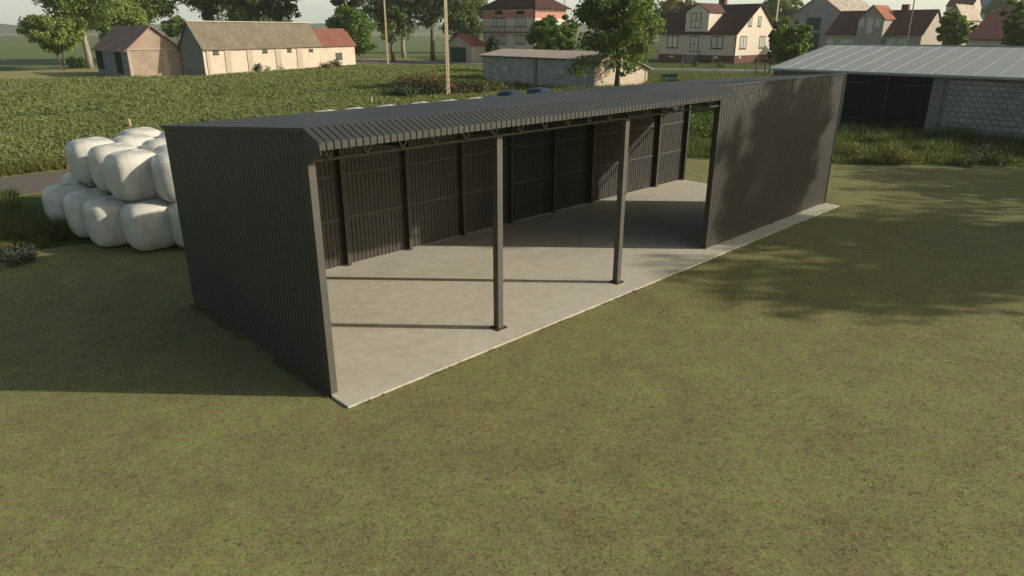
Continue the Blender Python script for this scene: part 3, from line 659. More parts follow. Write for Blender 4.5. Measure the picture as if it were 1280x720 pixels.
# white house
wh=Bld('white_house','cream-white house with maroon roof, centre dormer and brick plinth across the street','house',(917.5,79.3),823,966,0,41,(949,5.5),axis='y',wall='render_white',roof='roof_dark',ov=.45,th=.2)
zp=wh.face('x0',910,69.5)[1]
wh.panel('x0',(-.06,0,wh.Ly+.04,zp),'plinth','brick_plinth',.06); wh.panel('y0',(0,0,wh.Lx+.06,zp),'plinth','brick_plinth',.06)
for r in((834,44.5,847.5,60),(889,45,904,61)): wh.wpx('x0',*r,pane='curtain',fw=.17)
wh.wpx('x0',863,45,873,65,pane='curtain',fw=.14,cols=2,rows=2,name='glazed_door',sill=False)
for r in((925,45,933,61),(949,45,956,60),(936,20.5,940,33),(947.5,20.5,951.5,33)): wh.wpx('y0',*r,pane='curtain',fw=.14,cols=2)
for r in((836.5,69.5,842,72),(891,70,897.5,73.5)): wh.wpx('x0',*r,frame='wframe',pane='curtain',cols=1,fw=.06,sill=False,off=-.062)
wh.wpx('y0',923,70.5,926,73,frame='wframe',pane='curtain',cols=1,fw=.06,sill=False,off=-.062)
# dormer: gabled box standing over the front wall
a=wh.face('x0',856.5,36,0); b=wh.face('x0',885,36,0); za=wh.face('x0',870,15)[1]; zr=wh.face('x0',870.5,4.5)[1]
y0,y1=min(a[0],b[0]),max(a[0],b[0]); zb_=wh.he+.25
m=MB(); m.prism([(-.02,y0,zb_),(-.02,y1,zb_),(-.02,y1,za),(-.02,(y0+y1)/2,zr),(-.02,y0,za)],(wh.Lx*.42,0,0)); dm=m.build('dormer',M['render_white'],wh.root)
m=MB(); k=(zr-za)/((y1-y0)/2)
for sg in(-1,1):
    yc=(y0+y1)/2; e=(y1-y0)/2+.35
    m.prism([(-.3,yc,zr+.02),(-.3,yc+sg*e,zr-e*k+.02),(-.3,yc+sg*e,zr-e*k+.17),(-.3,yc,zr+.17)],(wh.Lx*.5+.3,0,0))
m.build('dormer_roof',M['roof_brownred'],dm)
wh.window('x0',wh.rect('x0',864,16,876.5,35,-.02),pane='curtain',fw=.13,cols=2,rows=2,off=-.021,root=dm,sill=False)
# steps, railing, downpipe, gutter, chimney
ys=wh.face('x0',868,66)[0]; ym=ys
st=MB()
for i in range(7): st.box((-.9-.32*i,ym-1.4,0),(-.9-.32*(i-1)+.0 if i else -.065,ym+1.6,zp*(7-i)/7))
st.build('steps',M['greyrender'],wh.root)
m=MB()
for i in range(9): m.bar((-.15-.3*i,ym-1.45,max(zp-.33*i,0)),(-.15-.3*i,ym-1.45,max(zp-.33*i,0)+1.),.05)
m.bar((-.15,ym-1.45,zp+1.),(-2.6,ym-1.45,1.05),.06); m.build('stair_railing',M['redpost'],wh.root)
MB().box((-.14,.12,0),(-.07,.24,wh.he-.1)).build('downpipe',M['frame'],wh.root)
MB().box((-.6,-.4,wh.he-.42),(-.47,wh.Ly+.4,wh.he-.3)).build('gutter',M['frame'],wh.root)
zz=wh.hr; MB().box((wh.Lx*.55,wh.Ly*.48,zz-1.2),(wh.Lx*.55+1.1,wh.Ly*.48+1.5,zz+1.4)).build('chimney',M['brickchim'],wh.root)
# silver-roofed barn right
SX=46.5; SY1=14.7; SY0=-24; SE=3.9
q=ray(1037,56.5); t=(SY1-CAM[1])/q[1]; rd=CAM+t*q; RX=float(rd[0]-SX); RZ=float(rd[2]-GZ)
sv=empty('silver_roofed_barn',(SX,SY0,GZ),0,'long grey block barn with pale zinc roof and dark double doors at the right','barn')
sl=SY1-SY0; W2=2*RX
MB().prism([(0,0,0),(W2,0,0),(W2,0,SE-.06),(RX,0,RZ-.12),(0,0,SE-.06)],(0,sl-.25,0)).build('wall',M['greyrender'],sv)
# block panel on front face
dy0=3.55-SY0; dy1=8.95-SY0
MB().box((-.05,.2,.02),(-.002,dy0-1.0,SE-.32)).build('block_infill',M['whiteblock'],sv)
MB().box((-.09,dy0-.72,.0),(-.003,dy0-.05,SE-.1)).build('door_pillar',M['greyrender'],sv)
for a,b in((dy0,(dy0+dy1)/2-.03),((dy0+dy1)/2+.03,dy1)):
    m=MB(); n=9
    for i in range(n): w=(b-a)/n; m.box((-.07-.008*(i%2),a+i*w+.006,.08),(-.01,a+(i+1)*w-.006,SE-.22))
    d=m.build('door',M['darkwood'],sv)
    for z in(.75,SE-.75):
        o=(a if a==dy0 else b); sgn=1 if a==dy0 else -1
        MB().box((-.1,o+sgn*.05,z),(-.083,o+sgn*1.6,z+.055)).build('hinge',M['rust'],d)
m=MB(); k=(RZ-SE)/RX
for sg in(0,1):
    fx=(lambda x:x) if not sg else (lambda x:W2-x)
    x0,x1=-.35,RX; z0,z1=SE-.35*k+.02,RZ+.02
    m.prism([(fx(x0),-.3,z0),(fx(x1),-.3,z1),(fx(x1),-.3,z1+.05),(fx(x0),-.3,z0+.05)],(0,sl+.3,0))
rf=m.build('roof',M['zinc'],sv)
m=MB(); n=int(sl/1.22)
for i in range(n+1):
    y=-.28+i*1.22; m.bar((-.36,y,SE-.36*k+.08),(RX,y,RZ+.08),.03,.03)
m.build('standing_seam',M['zinc'],rf)
MB().box((-.45,-.3,SE-.42*k-.07),(-.352,sl,SE-.42*k+.05)).build('gutter',M['zinc'],sv)
MB().box((RX-.15,-.3,RZ+.06),(RX+.15,sl,RZ+.13)).build('ridge_cap',M['zinc'],rf)
# houses behind the silver barn
gg=Bld('grey_gabled_barn','tall grey block barn gable with two green doors behind the leafy bush','barn',(1056,76),975,1100,0,24,(1021,-6),axis='x',wall='block',roof='roof_beige',ov=.5)
for r in((1008,22,1025.5,38),(1008,41,1023.5,63)): gg.panel('x0',gg.rect('x0',*r),'greendoor','door',.06)
bh=Bld('brown_roofed_house','grey house with long brown roof and a gabled bay with red-orange side roof','house',(1146,86),1027,1172,0,43.5,None,axis='y',hr=1,wall='greyrender',roof='roof_brownred',gable_roof=False) if False else None
P1=g(1145,82); bh=Bld('brown_roofed_house','grey house with long brown roof and a tall gabled bay with orange side roof','house',None,1028,1172,0,P=P1[:2],he=hz(P1,43)-GZ,hr=hz(P1,43)-GZ+4.6,axis='y',wall='render_drab',roof='roof_brownred',ov=.3)
for r in((1033,49,1041,60),(1050,49,1066,60),(1107,49,1118,60),(1122,49,1133,60)): bh.wpx('x0',*r,frame='wframe',pane='curtain',cols=2,fw=.14)
a=bh.face('x0',1071,40,-1.2)[0]; b=bh.face('x0',1103,40,-1.2)[0]; y0,y1=min(a,b),max(a,b); za=bh.face('x0',1088,23,-1.2)[1]; zr=bh.face('x0',1091,7,-1.2)[1]
m=MB(); m.prism([(-1.2,y0,0),(-1.2,y1,0),(-1.2,y1,za),(-1.2,(y0+y1)/2,zr),(-1.2,y0,za)],(bh.Lx*.45+1.2,0,0)); bay=m.build('gabled_bay',M['render_drab'],bh.root)
m=MB(); k=(zr-za)/((y1-y0)/2)
for sg in(-1,1):
    yc=(y0+y1)/2; e=(y1-y0)/2+.3
    m.prism([(-1.6,yc,zr+.02),(-1.6,yc+sg*e,zr-e*k+.02),(-1.6,yc+sg*e,zr-e*k+.17),(-1.6,yc,zr+.17)],(bh.Lx*.5+1.3,0,0))
m.build('bay_roof',M['roof_orange'],bay)
for r in((1074,23,1080.5,33),(1083,22,1091,42),(1094,23,1101,33)): bh.window('x0',bh.rect('x0',*r,-1.2),frame='wframe',pane='curtain',cols=1,fw=.12,off=-1.2,root=bay,sill=False)
MB().box((bh.Lx*.5-.5,y0-1.6,bh.hr-.8),(bh.Lx*.5+.5,y0-.3,bh.hr+1.2)).build('chimney',M['brickchim'],bh.root)
P2=g(1192,76); sb=Bld('small_light_roofed_barn','small barn with pale and rusty striped sheet roof, between the brown and dark red roofs','barn',None,1170,1215,0,P=P2[:2],he=hz(P2,22)-GZ,hr=hz(P2,22)-GZ+2.8,axis='x',wall='render_drab',roof='roof_beige',ov=.4)
P3=g(1300,92); dr=Bld('dark_red_roofed_house','low house with large plain dark red roof behind the zinc roof, far right','house',None,1200,1345,0,P=P3[:2],he=hz(P3,50)-GZ,hr=hz(P3,50)-GZ+4.9,axis='y',wall='render_cream',roof='roof_maroon',ov=.4)
dr.wpx('x0',1209,50.5,1227,58,frame='wframe',pane='curtain',cols=1,fw=.16)
P4=g(1222,60); bl=Bld('blue_roofed_barn','distant barn with pale blue roof above the dark red roof','barn',None,1200,1234,0,P=P4[:2],he=hz(P4,8)-GZ,hr=hz(P4,8)-GZ+4,axis='y',wall='render_cream',roof='roof_blue',ov=.3)
P5=g(1203,64); rr=Bld('far_red_roofed_house','far house with red-brown roof between pale roof and blue roof','house',None,1172,1215,0,P=P5[:2],he=hz(P5,7)-GZ,hr=hz(P5,7)-GZ+3.5,axis='y',wall='render_cream',roof='roof_brownred',ov=.3)
# ------------------------------------------------------------------ poles, fence, sign
def pole(label,base,htop,w=.30,lean=(0,0)):
    P=g(*base); root=empty('utility_pole',tuple(P),R(0),label,'utility pole','concrete ladder poles')
    m=MB(); H=htop
    f=lambda z:(lean[0]*z,lean[1]*z)
    for s in(-1,1):
        a=f(0);b=f(H); m.bar((a[0]+s*w*.5,a[1],0),(b[0]+s*w*.36,b[1],H),w*.24,w*.6)
    n=int(H/.55)
    for i in range(n+1):
        z=.15+i*.55; c=f(z); m.box((c[0]-w*.36,c[1]-w*.25,z),(c[0]+w*.36,c[1]+w*.25,z+.17))
    m.build('shaft',M['pole'],root)
    q=f(H); MB().box((q[0]-1.1,q[1]-.08,H-.35),(q[0]+1.1,q[1]+.08,H-.2)).build('crossarm',M['pole'],root)
    ins=MB()
    for x in(-1,-.35,.35,1): ins.tube([(q[0]+x,q[1],H-.2),(q[0]+x,q[1],H-.02)],[.05,.07],8)
    ins.build('insulator',M['signwhite'],root)
    return P,H
pa=pole('tall ladder-type concrete pole rising right behind the white bales','' and None or (560.5,124),11.5,.27)
pb=pole('thin spotted pole by the distant street between dark trees',(485,80),14.,.28)
pc=pole('pole standing in front of the white end of the striped house, left one',(680,74),16,.30)
pd_=pole('pole in front of the striped house, right one beside the big tree',(704,76),16,.30)
pe=pole('pole overgrown by the leafy bush beside the white house',(962,92),14,.34)
pf=pole('leaning spotted pole in front of the long brown roof',(1127,88),15,.36,lean=(.05,0.02))
def wire(a,b,sag=.6,label='',dz=-.05):
    mb=MB(); A=np.array([a[0][0],a[0][1],a[1]+dz]);B=np.array([b[0][0],b[0][1],b[1]+dz]); pts=[]
    for t in np.linspace(0,1,14): p=A*(1-t)+B*t; p[2]-=sag*4*t*(1-t); pts.append(p)
    mb.tube(pts,[.018]*14,5); o=mb.build('overhead_wire',M['wire']); tag(o,label,'wire'); return o
wire(pb,pc,1.2,'overhead wire sagging between the thin distant pole and the striped house poles')
wire(pa,pe,1.5,'overhead wire from the tall near pole to the overgrown pole')
# field stakes
for (x,y),h,l in(((164.5,166),.95,'short tan stake in the crop just behind the leftmost white bales'),((465,134),.9,'short stake in the crop above the shed roof edge')):
    P=g(x,y); o=MB().bar((0,0,0),(0,0,h),.16,.16).build('stake',M['pole'],loc=tuple(P)); tag(o,l,'stake')
    
# mesh fence with green posts between street and shed
fp=[g(x,y) for x,y in((780,100),(852,99),(895,98.5),(930,98),(975,97))]
fr=empty('wire_mesh_fence',tuple(fp[0]),0,'green wire mesh fence with thin posts along the near side of the street','fence')
o0=fp[0]
for i,p in enumerate(fp): d=p-o0; MB().bar((d[0],d[1],0),(d[0],d[1],2.2),.07).build('fence_post',M['greenpaint'],fr)
m=MB()
for i in range(len(fp)-1):
    a=fp[i]-o0;b=fp[i+1]-o0
    for z in np.arange(.1,2.15,.25): m.bar((a[0],a[1],z),(b[0],b[1],z),.014)
    n=int(np.linalg.norm(b-a)/.35)
    for k in range(n): t=k/n; c=a*(1-t)+b*t; m.bar((c[0],c[1],.05),(c[0],c[1],2.1),.012)
m.build('mesh_panel',M['greenpaint'],fr)
for x,y,h,l in((852,85,2.0,'thin red-brown post left of the house steps on the far verge'),(890,86,2.2,'red-brown post on the lawn before the house corner'),(916,88,2.2,'dark thin post at the kerb right of the house corner'),(945,90,2.5,'stout red-brown gate post left of the leafy bush'),(956,91,2.5,'stout red-brown gate post against the leafy bush')):
    P=g(x,y); m=MB().bar((0,0,0),(0,0,h),.2 if 'stout' in l else .12); m.box((-.14,-.14,h-.01),(.14,.14,h+.06)); o=m.build('gate_post' if 'gate' in l else 'garden_post',M['redpost'],loc=tuple(P)); tag(o,l,'post')
# village sign
SPt=g(836,107); zt=hz(SPt,92.5)-GZ; zb2=hz(SPt,101)-GZ
d1=unit(RT*1.0); ang=math.atan2(-FW[0],FW[1])
hw=abs(np.linalg.norm(SPt-CAM))*9.3/F
sg=empty('place_sign',tuple(SPt),ang,'small green place-name sign with white lettering on two posts beside the big tree','sign')
MB().box((-hw,-.03,zb2),(hw,.03,zt)).build('sign_board',M['signgreen'],sg)
for s in(-.8,.8): MB().tube([(s*hw,.07,0),(s*hw,.07,zt)],[.04,.04],8).build('sign_post',M['zinc'],sg)
cu=bpy.data.curves.new('lettering','FONT'); cu.body='Dąbrowno'; cu.size=(zt-zb2)*.66; cu.align_x='CENTER'; cu.align_y='CENTER'; cu.extrude=.004
to=bpy.data.objects.new('tmp',cu); COL.objects.link(to); bpy.context.view_layer.update()
me=bpy.data.meshes.new_from_object(to.evaluated_get(bpy.context.evaluated_depsgraph_get())); bpy.data.objects.remove(to)
lo=bpy.data.objects.new('lettering',me); me.materials.clear(); me.materials.append(M['signwhite']); COL.objects.link(lo); lo.parent=sg; lo.rotation_euler=(math.pi/2,0,0); lo.location=(0,-.036,(zt+zb2)/2-.1)
w_=max(v.co.x for v in me.vertices)*2; lo.scale=(min(1.,hw*1.8/w_),1,1)
# street fence, distant left (grey rail)
# ------------------------------------------------------------------ vegetation
def tpx(name,label,base,top_y,bot_y,halfw,mat,seed,dist=None,**k):
    """tree whose base is at a ground pixel; heights from rows"""
    P=g(*base); dpt=float((P-CAM)@FW); H=hz(P,top_y) if top_y>-900 else 0
    rad=halfw/F*dpt; cb=hz(P,bot_y); kk=dict(trunk_r=.022*H,leaf=max(.16,dpt*.0021)); kk.update(k)
    return tree(name,label,P,H,cb,rad,M[mat],seed,**kk)
def hz2(P,py):  # may lie above the frame
    return hz(P,py)
G1='tall trees behind the barns'
tpx('orchard_tree','bushy light green tree with several thin trunks, left of the small stone barn',(79,87.5),17,62,37,'leaf_light',1,multi=4,shape='vase',nclump=190,per=75,cl=.75,group=None)
tpx('old_tree','tall dark tree with pale leaning trunk beside the stone barn',(113,85.5),-48,33,46,'leaf_mid',2,bark=M['palebark'],nclump=150,per=38,group=G1,trunk_r=.5)
shrub('round_shrub','dark rounded shrub between the light green tree and the pale trunk',g(98,84.5),2.0,2.6,M['leaf_dark'],3,leaf=.2,per=40,n=50)
tpx('roadside_tree','mid green tree rising directly behind the stone barn roof',(152,80),-6,52,34,'leaf_light',4,nclump=130,per=45,group=G1)
tpx('roadside_tree','tall dark tree behind the stone barn gable, crown cut by the picture top',(192,77),-60,34,42,'leaf_mid',5,nclump=140,per=40,group=G1)
tpx('roadside_tree','tall tree at the left end of the long barn ridge',(268,75),-60,22,32,'leaf_mid',6,nclump=130,per=36,group=G1)
tpx('roadside_tree','dense tall tree behind the middle of the long barn roof',(318,76),-50,26,36,'leaf_mid',7,nclump=150,per=44,group=G1)
tpx('roadside_tree','dark tall tree behind the right part of the long barn roof',(356,76),-42,26,26,'leaf_dark',8,nclump=120,per=44,group=G1)
tpx('low_tree','low bluish bush-like tree peeping over the long barn ridge, left part',(225,66),20,45,16,'leaf_mid',81,nclump=50,per=45)
tpx('low_tree','low tree filling behind the long barn ridge, right end',(330,66),16,45,45,'leaf_mid',82,nclump=70,per=45)
tpx('birch_tree','fresh light green tree right of the red-roofed annex',(442,81.5),7,68,29,'leaf_fresh',9,nclump=120,per=60,multi=2)
tpx('maple_tree','dark tree with reddish top behind the fresh light green tree',(440,70),-30,30,22,'leaf_brown',10,nclump=70,per=45,group=G1)
tpx('roadside_tree','large dark tree right behind the thin spotted pole',(492,77),-70,52,34,'leaf_mid',11,nclump=150,per=44,group=G1,trunk_r=.4)
tpx('roadside_tree','large tree with stout grey forked trunk seen against the far field',(505,72),-60,30,42,'leaf_dark',12,nclump=150,per=40,bark=M['palebark'],group=G1,trunk_r=.5)
tpx('roadside_tree','large dark ivy-clad tree left of the orange-roofed garage',(541,76),-70,34,36,'leaf_dark',13,nclump=150,per=40,group=G1,trunk_r=.5)
tpx('roadside_tree','mid green tree behind the orange-roofed garage',(584,66),-10,56,30,'leaf_mid',14,nclump=120,per=45,group=G1)
tpx('cypress_tree','narrow dark conifer in front of the striped house wall',(616,82),41,76,10,'leaf_dark',15,shape='cone',nclump=50,per=60)
tpx('garden_tree','fresh green twin-crowned tree hiding the right end of the striped house',(686,92),19,70,25,'leaf_fresh',16,nclump=200,per=75,multi=2,cl=.75)
tpx('garden_tree','narrow bright tree beside the big tree, right of the striped house',(709,92),16,72,13,'leaf_fresh',161,nclump=60,per=60)
bt=tpx('lime_tree','largest dark green tree with thin trunk in front of the block shed gable',(771,114),-42,102,52,'leaf_mid',17,nclump=220,per=60,leaf=.22,trunk_r=.28,hollow=1.,bark=M['darkbark'])
tpx('hedgerow_tree','brownish green tree behind the left end of the white house roof',(842,64),-6,50,28,'leaf_brown',18,nclump=100,per=45)
tpx('hedgerow_tree','light green tree behind the white house gable',(968,62),-12,50,22,'leaf_light',19,nclump=90,per=45)
tpx('hedgerow_tree','dark green tree between the white house and the grey gable',(985,60),-3,45,14,'leaf_mid',20,nclump=60,per=45)
tpx('elder_bush','tall leafy bush with upright light shoots at the corner of the zinc roof',(982,108),24,100,27,'leaf_light',21,cat='bush',shape='vase',cl=.6,nclump=230,per=85,multi=5,trunk_r=.16,leaf=.2)
tpx('ivy_column','dark ivy growing up the pole next to the white house',(962,93),22,88,6,'leaf_dark',22,cat='ivy',nclump=40,per=70)
tpx('young_tree','pale green young tree before the small light-roofed barn',(1182,92),12,66,22,'leaf_light',23,nclump=170,per=85,multi=3,cl=.58,shape='vase')
tpx('young_tree','sparse green tree at the far right before the dark red roof',(1264,97),-4,72,26,'leaf_mid',24,nclump=180,per=75,multi=3,cl=.58,shape='vase')
tpx('hedgerow_tree','green tree above the dark red roof at the top right',(1246,60),-16,40,26,'leaf_light',25,nclump=80,per=45)
tpx('far_tree','small pale tree on the far field edge at the left',(33,44),28,42,9,'leaf_mid',26,nclump=40,per=40,leaf=.7)
tpx('far_tree','tiny rounded tree near the horizon beside the light green tree',(45,45),27,43,8,'leaf_mid',27,nclump=40,per=40,leaf=.7)
# distant wooded line between trunks
def wood(name,x0,x1,yb,h,seed,mat,n=220,label='distant woodland strip on the horizon'):
    rng=np.random.default_rng(seed); xs=np.linspace(x0,x1,n); c=[];r=[]
    for x in xs:
        p=g(x,yb+rng.normal()*.15); hh=h*(.6+.6*rng.random())
        for k in range(2): c.append((p[0],p[1],GZ+hh*(.3+.5*k)*rng.uniform(.7,1.2))); r.append(hh*.32)
    C_,A,B,T=leaves(np.array(c),np.array(r),.35*40/h,h*.09,rng,base=np.array([np.mean([q[0] for q in c]),np.mean([q[1] for q in c]),-5.]))
    o=quadsmesh(name,C_,A,B,T,M[mat]); tag(o,None,None,kind='stuff')
wood('distant_wood',-80,560,41.6,16,31,'leaf_mid',700); wood('distant_wood',130,420,42.6,13,33,'leaf_mid',260)
wood('distant_wood',560,1400,45,9,34,'leaf_mid',500)
# shrubs and weeds
shrub('grey_bush','small grey-green bush at the left edge in front of the tall grass',g(20,327),.75,.55,M['leaf_grey'],41,leaf=.035,per=900,n=40)
shrub('leafy_bush','dark low branching bush in the tall grass before the block wall, right',g(1222,203),2.1,1.45,M['leaf_grey'],42,leaf=.07,per=60,n=26,ry=1.0)
shrub('yellow_weed','bright yellow-green weed clump at the mown edge below the dark doors',g(1108,205),.85,1.25,M['weed'],43,cat='weed',leaf=.05,per=300,n=30)
shrub('yellow_weed','yellow-green weed clump close to the shed corner below the dark doors',g(1062,196),.9,1.15,M['weed'],44,cat='weed',leaf=.05,per=260,n=26)
shrub('yellow_weed','low yellow weed clump between the clump and the leafy bush, right',g(1188,206),1.0,.75,M['weed'],45,cat='weed',leaf=.05,per=240,n=24)
for j,(px,py,rx_,h_,mt,l) in enumerate(((1080,203,.7,.8,'weed','small yellow weed between the two clumps nearest the shed corner'),(1135,205,.8,.85,'weed','broad yellow weed right of the brightest clump'),(1155,190,1.0,.9,'leaf_mid','green weed standing deeper below the door pillar'),(1250,207,.7,.7,'weed','small yellow weed under the dark leafy bush, far right'),(1208,208,.6,.6,'weed','low yellow weed left of the dark leafy bush'),(1095,180,1.2,.8,'leaf_mid','green weed deep in the grass right below the dark doors'))):
    shrub('meadow_weed',l,g(px,py),rx_,h_,M[mt],130+j,cat='weed',leaf=.05,per=240,n=24)
shrub('meadow_shrub','leafy shrub seen through the shed opening behind the back right corner',g(872,168),2.6,1.7,M['leaf_mid'],46,leaf=.09,per=150,n=60)
shrub('meadow_shrub','dark hedge shrub seen highest through the shed opening',g(880,142),3.4,2.4,M['leaf_mid'],47,leaf=.11,per=90,n=60)
for i,(x,y,l) in enumerate(((32,153,'first dark weed from the left in the crop above the white bales'),(60,151,'second dark weed from the left in the crop'),(85,149.5,'third dark weed from the left in the crop'),(117,145.5,'largest dark weed in the crop above the white bales'),(423,117.5,'left one of two dark weeds in the crop above the shed roof'),(442,114.5,'right one of two dark weeds in the crop above the shed roof'))):
    shrub('field_weed',l,g(x,y),.75 if i!=3 else 1.3,.95,M['leaf_dark'],50+i,cat='weed',leaf=.09,per=160,n=18,group='dark weeds in the crop',stems=False,ry=.5)
for i,(x,y,rx,h,mt,l) in enumerate(((505,125,1.8,1.6,'leaf_dark','green shrub left of the red-flowered hedge, above the roof'),(530,122,3.2,2.6,'redbush','large red-topped hedge shrub left of the near pole'),(585,121,2.6,1.7,'redbush','red-flowered shrub right of the near pole'),(615,118,2.6,1.5,'weed','pale flowering shrub right of the near pole'),(640,114,2.4,1.1,'redbush','red-leaved shrub at the block shed corner'),(590,108,4.,.9,'leaf_mid','long green bush strip behind the near pole'),(500,112,3.,.9,'leaf_brown','brownish patch shrub in the crop left of the hedge'))):
    shrub('flowering_shrub' if 'flower' in l or 'red' in l else 'garden_shrub',l,g(x,y),rx,h,M[mt],60+i,leaf=.12,per=110,n=60)
for i,(x,y,l) in enumerate(((275,94,'dark box-shaped shrub at the foot of the long barn, leftmost'),(316,92,'shrub at the long barn foot left of the middle'),(321,92,'shrub at the long barn foot, next to the middle pair'),(333,91,'wide low shrub at the middle of the long barn foot'),(345,90,'right shrub of the row at the long barn foot'),(406,88,'reddish shrub where the annex joins the long barn'),(262,94.5,'tiny reddish shrub at the left corner of the long barn'),(420,86,'green shrub below the annex window'))):
    shrub('wall_shrub',l,g(x,y),.9,2.1 if i!=3 else 1.8,M['leaf_dark' if 'red' not in l else 'leaf_brown'],70+i,leaf=.16,per=60,n=20,group='shrubs along the long barn wall',stems=False)
for i,(x,y,rx,l) in enumerate(((900,84,.8,'dark low shrub on the lawn left of the house corner post'),(868,83,.9,'reddish shrub at the foot of the house steps'),(952,97,1.6,'leafy branch bush left of the zinc roof corner'))):
    shrub('garden_shrub',l,g(x,y),rx,1.3,M['leaf_dark'],90+i,leaf=.14,per=70,n=22)
# crop in the field
rng=np.random.default_rng(5)
near=[(-60,31),(47,31),(49.5,54),(-60,54)]
def vis(p,mx=40):
    d=np.stack([p[:,0]-CAM[0],p[:,1]-CAM[1],np.full(len(p),-CAM[2])],1); z=d@FW; x=640+F*(d@RT)/z; return (x>-mx)&(x<1280+mx)&(z>1)
def lowfreq(p,s=6.,seed=0):
    r=np.random.default_rng(seed); v=0
    for k in range(6):
        a=r.random()*6.28; f=(.5+r.random()*1.5)/s; v=v+np.sin((p[:,0]*math.cos(a)+p[:,1]*math.sin(a))*f*6.28+r.random()*6.28)
    return v/6
def crop(poly,n,per,w,h,seed):
    rng=np.random.default_rng(seed); p=scatter(poly,n,rng); p=p[vis(p)]; p[:,1]=np.round(p[:,1]/.75)*.75+rng.normal(size=len(p))*.14
    return p
pn=crop(near,70000,1,0,0,1); pf=crop(fld,60000,1,0,0,2); pf=pf[pf[:,1]>52]
P_=np.vstack([pn,pf]); rng=np.random.default_rng(6); n=len(P_)
dist=np.linalg.norm(P_-CAM[:2],axis=1); tl=.42+.25*lowfreq(P_,9,1)+.12*lowfreq(P_,2.,2)
Cs=[];As=[];Bs=[];Ts=[]
per=np.where(dist<75,12,5)
P5=np.repeat(P_,per,0); m=len(P5); dd=np.repeat(dist,per); sz=(.036+.0008*dd)*(.6+.8*rng.random(m)); tt=np.repeat(tl+rng.normal(0,.14,n),per)+rng.normal(0,.12,m)
hgt=np.repeat(.28+.24*rng.random(n),per)*(.35+.75*rng.random(m)); Cc=np.stack([P5[:,0]+rng.normal(size=m)*.16,P5[:,1]+rng.normal(size=m)*.14,GZ+hgt],1)
nr=unit(rng.normal(size=(m,3))*.55+np.array([.3,-.4,.8])); a=unit(np.cross(nr,rng.normal(size=(m,3)))); b=np.cross(nr,a)
o=quadsmesh('crop_plants',Cc,a*sz[:,None]*1.5,b*sz[:,None]*1.2,tt,M['crop']); tag(o,None,None,kind='stuff')
# weeds along the near field edge
rng=np.random.default_rng(8); p=scatter([(-60,29.9),(47,29.9),(47,32.2),(-60,32.2)],9000,rng); p=p[vis(p)]
o=blades('verge_grass',p,.42,.03,M['weed'],rng,5,.14,.4,tintf=lambda q:.3+.25*lowfreq(q,2,5)); tag(o,None,None,kind='stuff')
# tall grass left
rng=np.random.default_rng(9)
pl=[(-14,15.9),(-3.6,16.2),(-2.0,15.9),(-.9,15.4),(-.35,15.9),(-.9,17.4),(-1.6,19.6),(-1.2,21),(-.6,24.2),(-14,24.2)]
p=scatter(pl,7500,rng); p=p[vis(p)]
hm=.75
o=blades('tall_grass',p,.47,.020,M['blade'],rng,8,.1,.35,tintf=lambda q:.35+.3*lowfreq(q,2.5,6)); tag(o,None,None,kind='stuff')
p=scatter([(-8,15.3),(-3,15.6),(-1.2,14.9),(-1.4,15.6),(-3,16.2),(-8,16)],700,rng); o=blades('verge_grass',p,.22,.02,M['weed'],rng,6,.08,.5); tag(o,None,None,kind='stuff')
# tall grass right and behind
pr_=[(27.6,10.4),(28.6,9.3),(31.2,4.6),(34,1.4),(38.6,-3.2),(46,-12),(46.2,-14),(46.3,24),(30,24),(20,24),(22,12)]
p=scatter(pr_,26000,rng); p=p[vis(p)]
dd=lambda q:.42+.26*lowfreq(q,3,7)
o=blades('tall_grass',p,.40,.026,M['blade'],rng,7,.13,.45,tintf=dd,hf=lambda q:np.clip(.75+1.1*lowfreq(q,4,21)+.7*lowfreq(q,1.6,22),.25,1.7)*np.clip(.45+.09*(q[:,0]-27-1.35*np.clip(9-q[:,1],0,20)*.6),.5,1.25)); tag(o,None,None,kind='stuff')
p=scatter([(46.2,24.3),(60,24.3),(100,40),(84,75),(68,40),(62,43),(48,54),(46,31)],16000,rng); p=p[vis(p)]
o=blades('tall_grass',p,.5,.05,M['blade'],rng,5,.2,.35,tintf=lambda q:.55+.3*lowfreq(q,5,7)); tag(o,None,None,kind='stuff')
# short turf
rng=np.random.default_rng(10)
n=110000; r=3.5+27*rng.random(n)**1.1; az=YAW+rng.uniform(-1.15,1.15,n); p=np.stack([CAM[0]+np.sin(az)*r,CAM[1]+np.cos(az)*r],1)
p=p[~((p[:,0]>-.12)&(p[:,0]<22.6)&(p[:,1]>-.68)&(p[:,1]<6.85))]; p=p[p[:,1]<13]; p=p[vis(p,10)]
o=blades('turf',p,.022,.0038,M['turf'],rng,3,.02,.7,tintf=lambda q:.45+.28*lowfreq(q,1.9,11)+.22*lowfreq(q,.45,12)+rng.normal(0,.2,len(q))); tag(o,None,None,kind='stuff')
rng=np.random.default_rng(77); n=2600; t=rng.random(n); q1=np.stack([t[:350]*22.5,-.625-np.abs(rng.normal(0,.03,n))[:350]],1); q2=np.stack([22.48+np.abs(rng.normal(0,.03,n)),-.6+t*7.3],1); q3=np.stack([-.03-np.abs(rng.normal(0,.04,n)),t*6.7],1)
p=np.vstack([q1,q2[:600],q3[:1300]]); p=p[lowfreq(p,1.2,31)+rng.normal(0,.25,len(p))>-.05]
o=blades('edge_grass',p,.055,.006,M['turf'],rng,4,.012,.6); tag(o,None,None,kind='stuff')
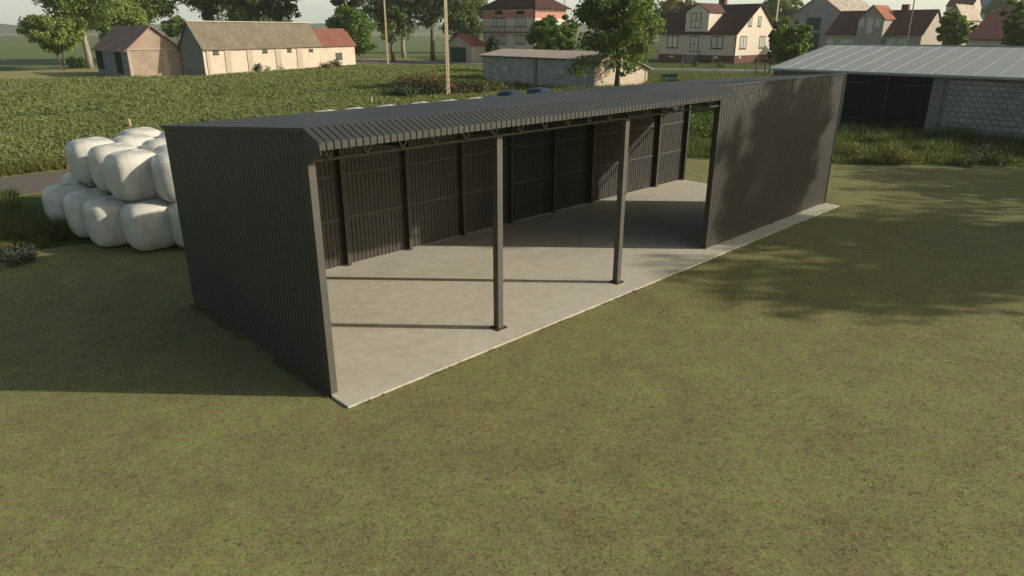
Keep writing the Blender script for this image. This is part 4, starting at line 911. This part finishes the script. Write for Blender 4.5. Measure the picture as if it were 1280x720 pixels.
# trees that stand outside the picture to the right and throw their shade on the shed
for i,(x,y,H,cb,rad) in enumerate(((31.5,-20.5,13,4,4.6),(34.1,-17.5,17.0,8.6,3.0),(40,-26,16,5,5.0),(46,-19,12,3.5,5.),(53,-27,14,4,6))):
    lb=['nearest tree right of the picture, shading the lawn','tree right of the picture, shading the front wall','tall tree beyond the right picture edge','rightmost tree beyond the picture edge','farthest tree beyond the right picture edge'][i]
    tree('oak_tree',lb,np.array([x,y,0]),H,cb,rad,M['leaf_mid'],200+i,cat='tree',group='trees beyond the right edge of the picture',leaf=.26,per=[24,24,22,20,20][i],nclump=90,trunk_r=.3)
# ------------------------------------------------------------------ light
SUN=np.array([.685,-.73,.45]); el=math.atan2(.45,1.001); az=math.atan2(.685,-.73)
w=bpy.data.worlds.new('World'); S.world=w; w.use_nodes=True; nt=w.node_tree; bg=nt.nodes['Background']
sky=nt.nodes.new('ShaderNodeTexSky'); sky.sky_type='NISHITA'; sky.sun_disc=False; sky.sun_elevation=el; sky.sun_rotation=az
sky.air_density=1.; sky.dust_density=2.5; sky.ozone_density=1.
tint=mix(nt,1.,sky.outputs[0],(1.04,1.0,.84),'MULTIPLY')
gm=nt.nodes.new('ShaderNodeNewGeometry'); sx=nt.nodes.new('ShaderNodeSeparateXYZ'); nt.links.new(gm.outputs['Incoming'],sx.inputs[0])
ab=N(nt,'ShaderNodeMath',operation='ABSOLUTE'); nt.links.new(sx.outputs[2],ab.inputs[0])
hzn=ramp(nt,ab.outputs[0],[(0,(4.6,5.0,4.5)),(.045,(4.0,4.5,4.1)),(.10,(0,0,0))])
nt.links.new(mix(nt,1.,tint,hzn,'ADD'),bg.inputs[0]); bg.inputs[1].default_value=.088
sd=bpy.data.lights.new('sun','SUN'); sd.energy=3.4; sd.angle=R(.7); sd.color=(1,.92,.78)
so=bpy.data.objects.new('sun',sd); COL.objects.link(so); so.rotation_euler=Vector((-SUN[0],-SUN[1],-SUN[2])).to_track_quat('-Z','Y').to_euler()
S.view_settings.view_transform='Standard'; S.view_settings.look='None'; S.view_settings.gamma=1; S.view_settings.exposure=.5

hb=MB().box((-2700,-2700,-1.2),(2700,2700,90)); m,nt_,b_,o_=new_mat('haze_air'); nt_.nodes.remove(b_)
pv=nt_.nodes.new('ShaderNodeVolumePrincipled'); pv.inputs['Color'].default_value=(.86,.9,.84,1); pv.inputs['Density'].default_value=.00022; pv.inputs['Anisotropy'].default_value=.2
nt_.links.new(pv.outputs[0],o_.inputs['Volume']); hz_=hb.build('haze',m); hz_['kind']='stuff'
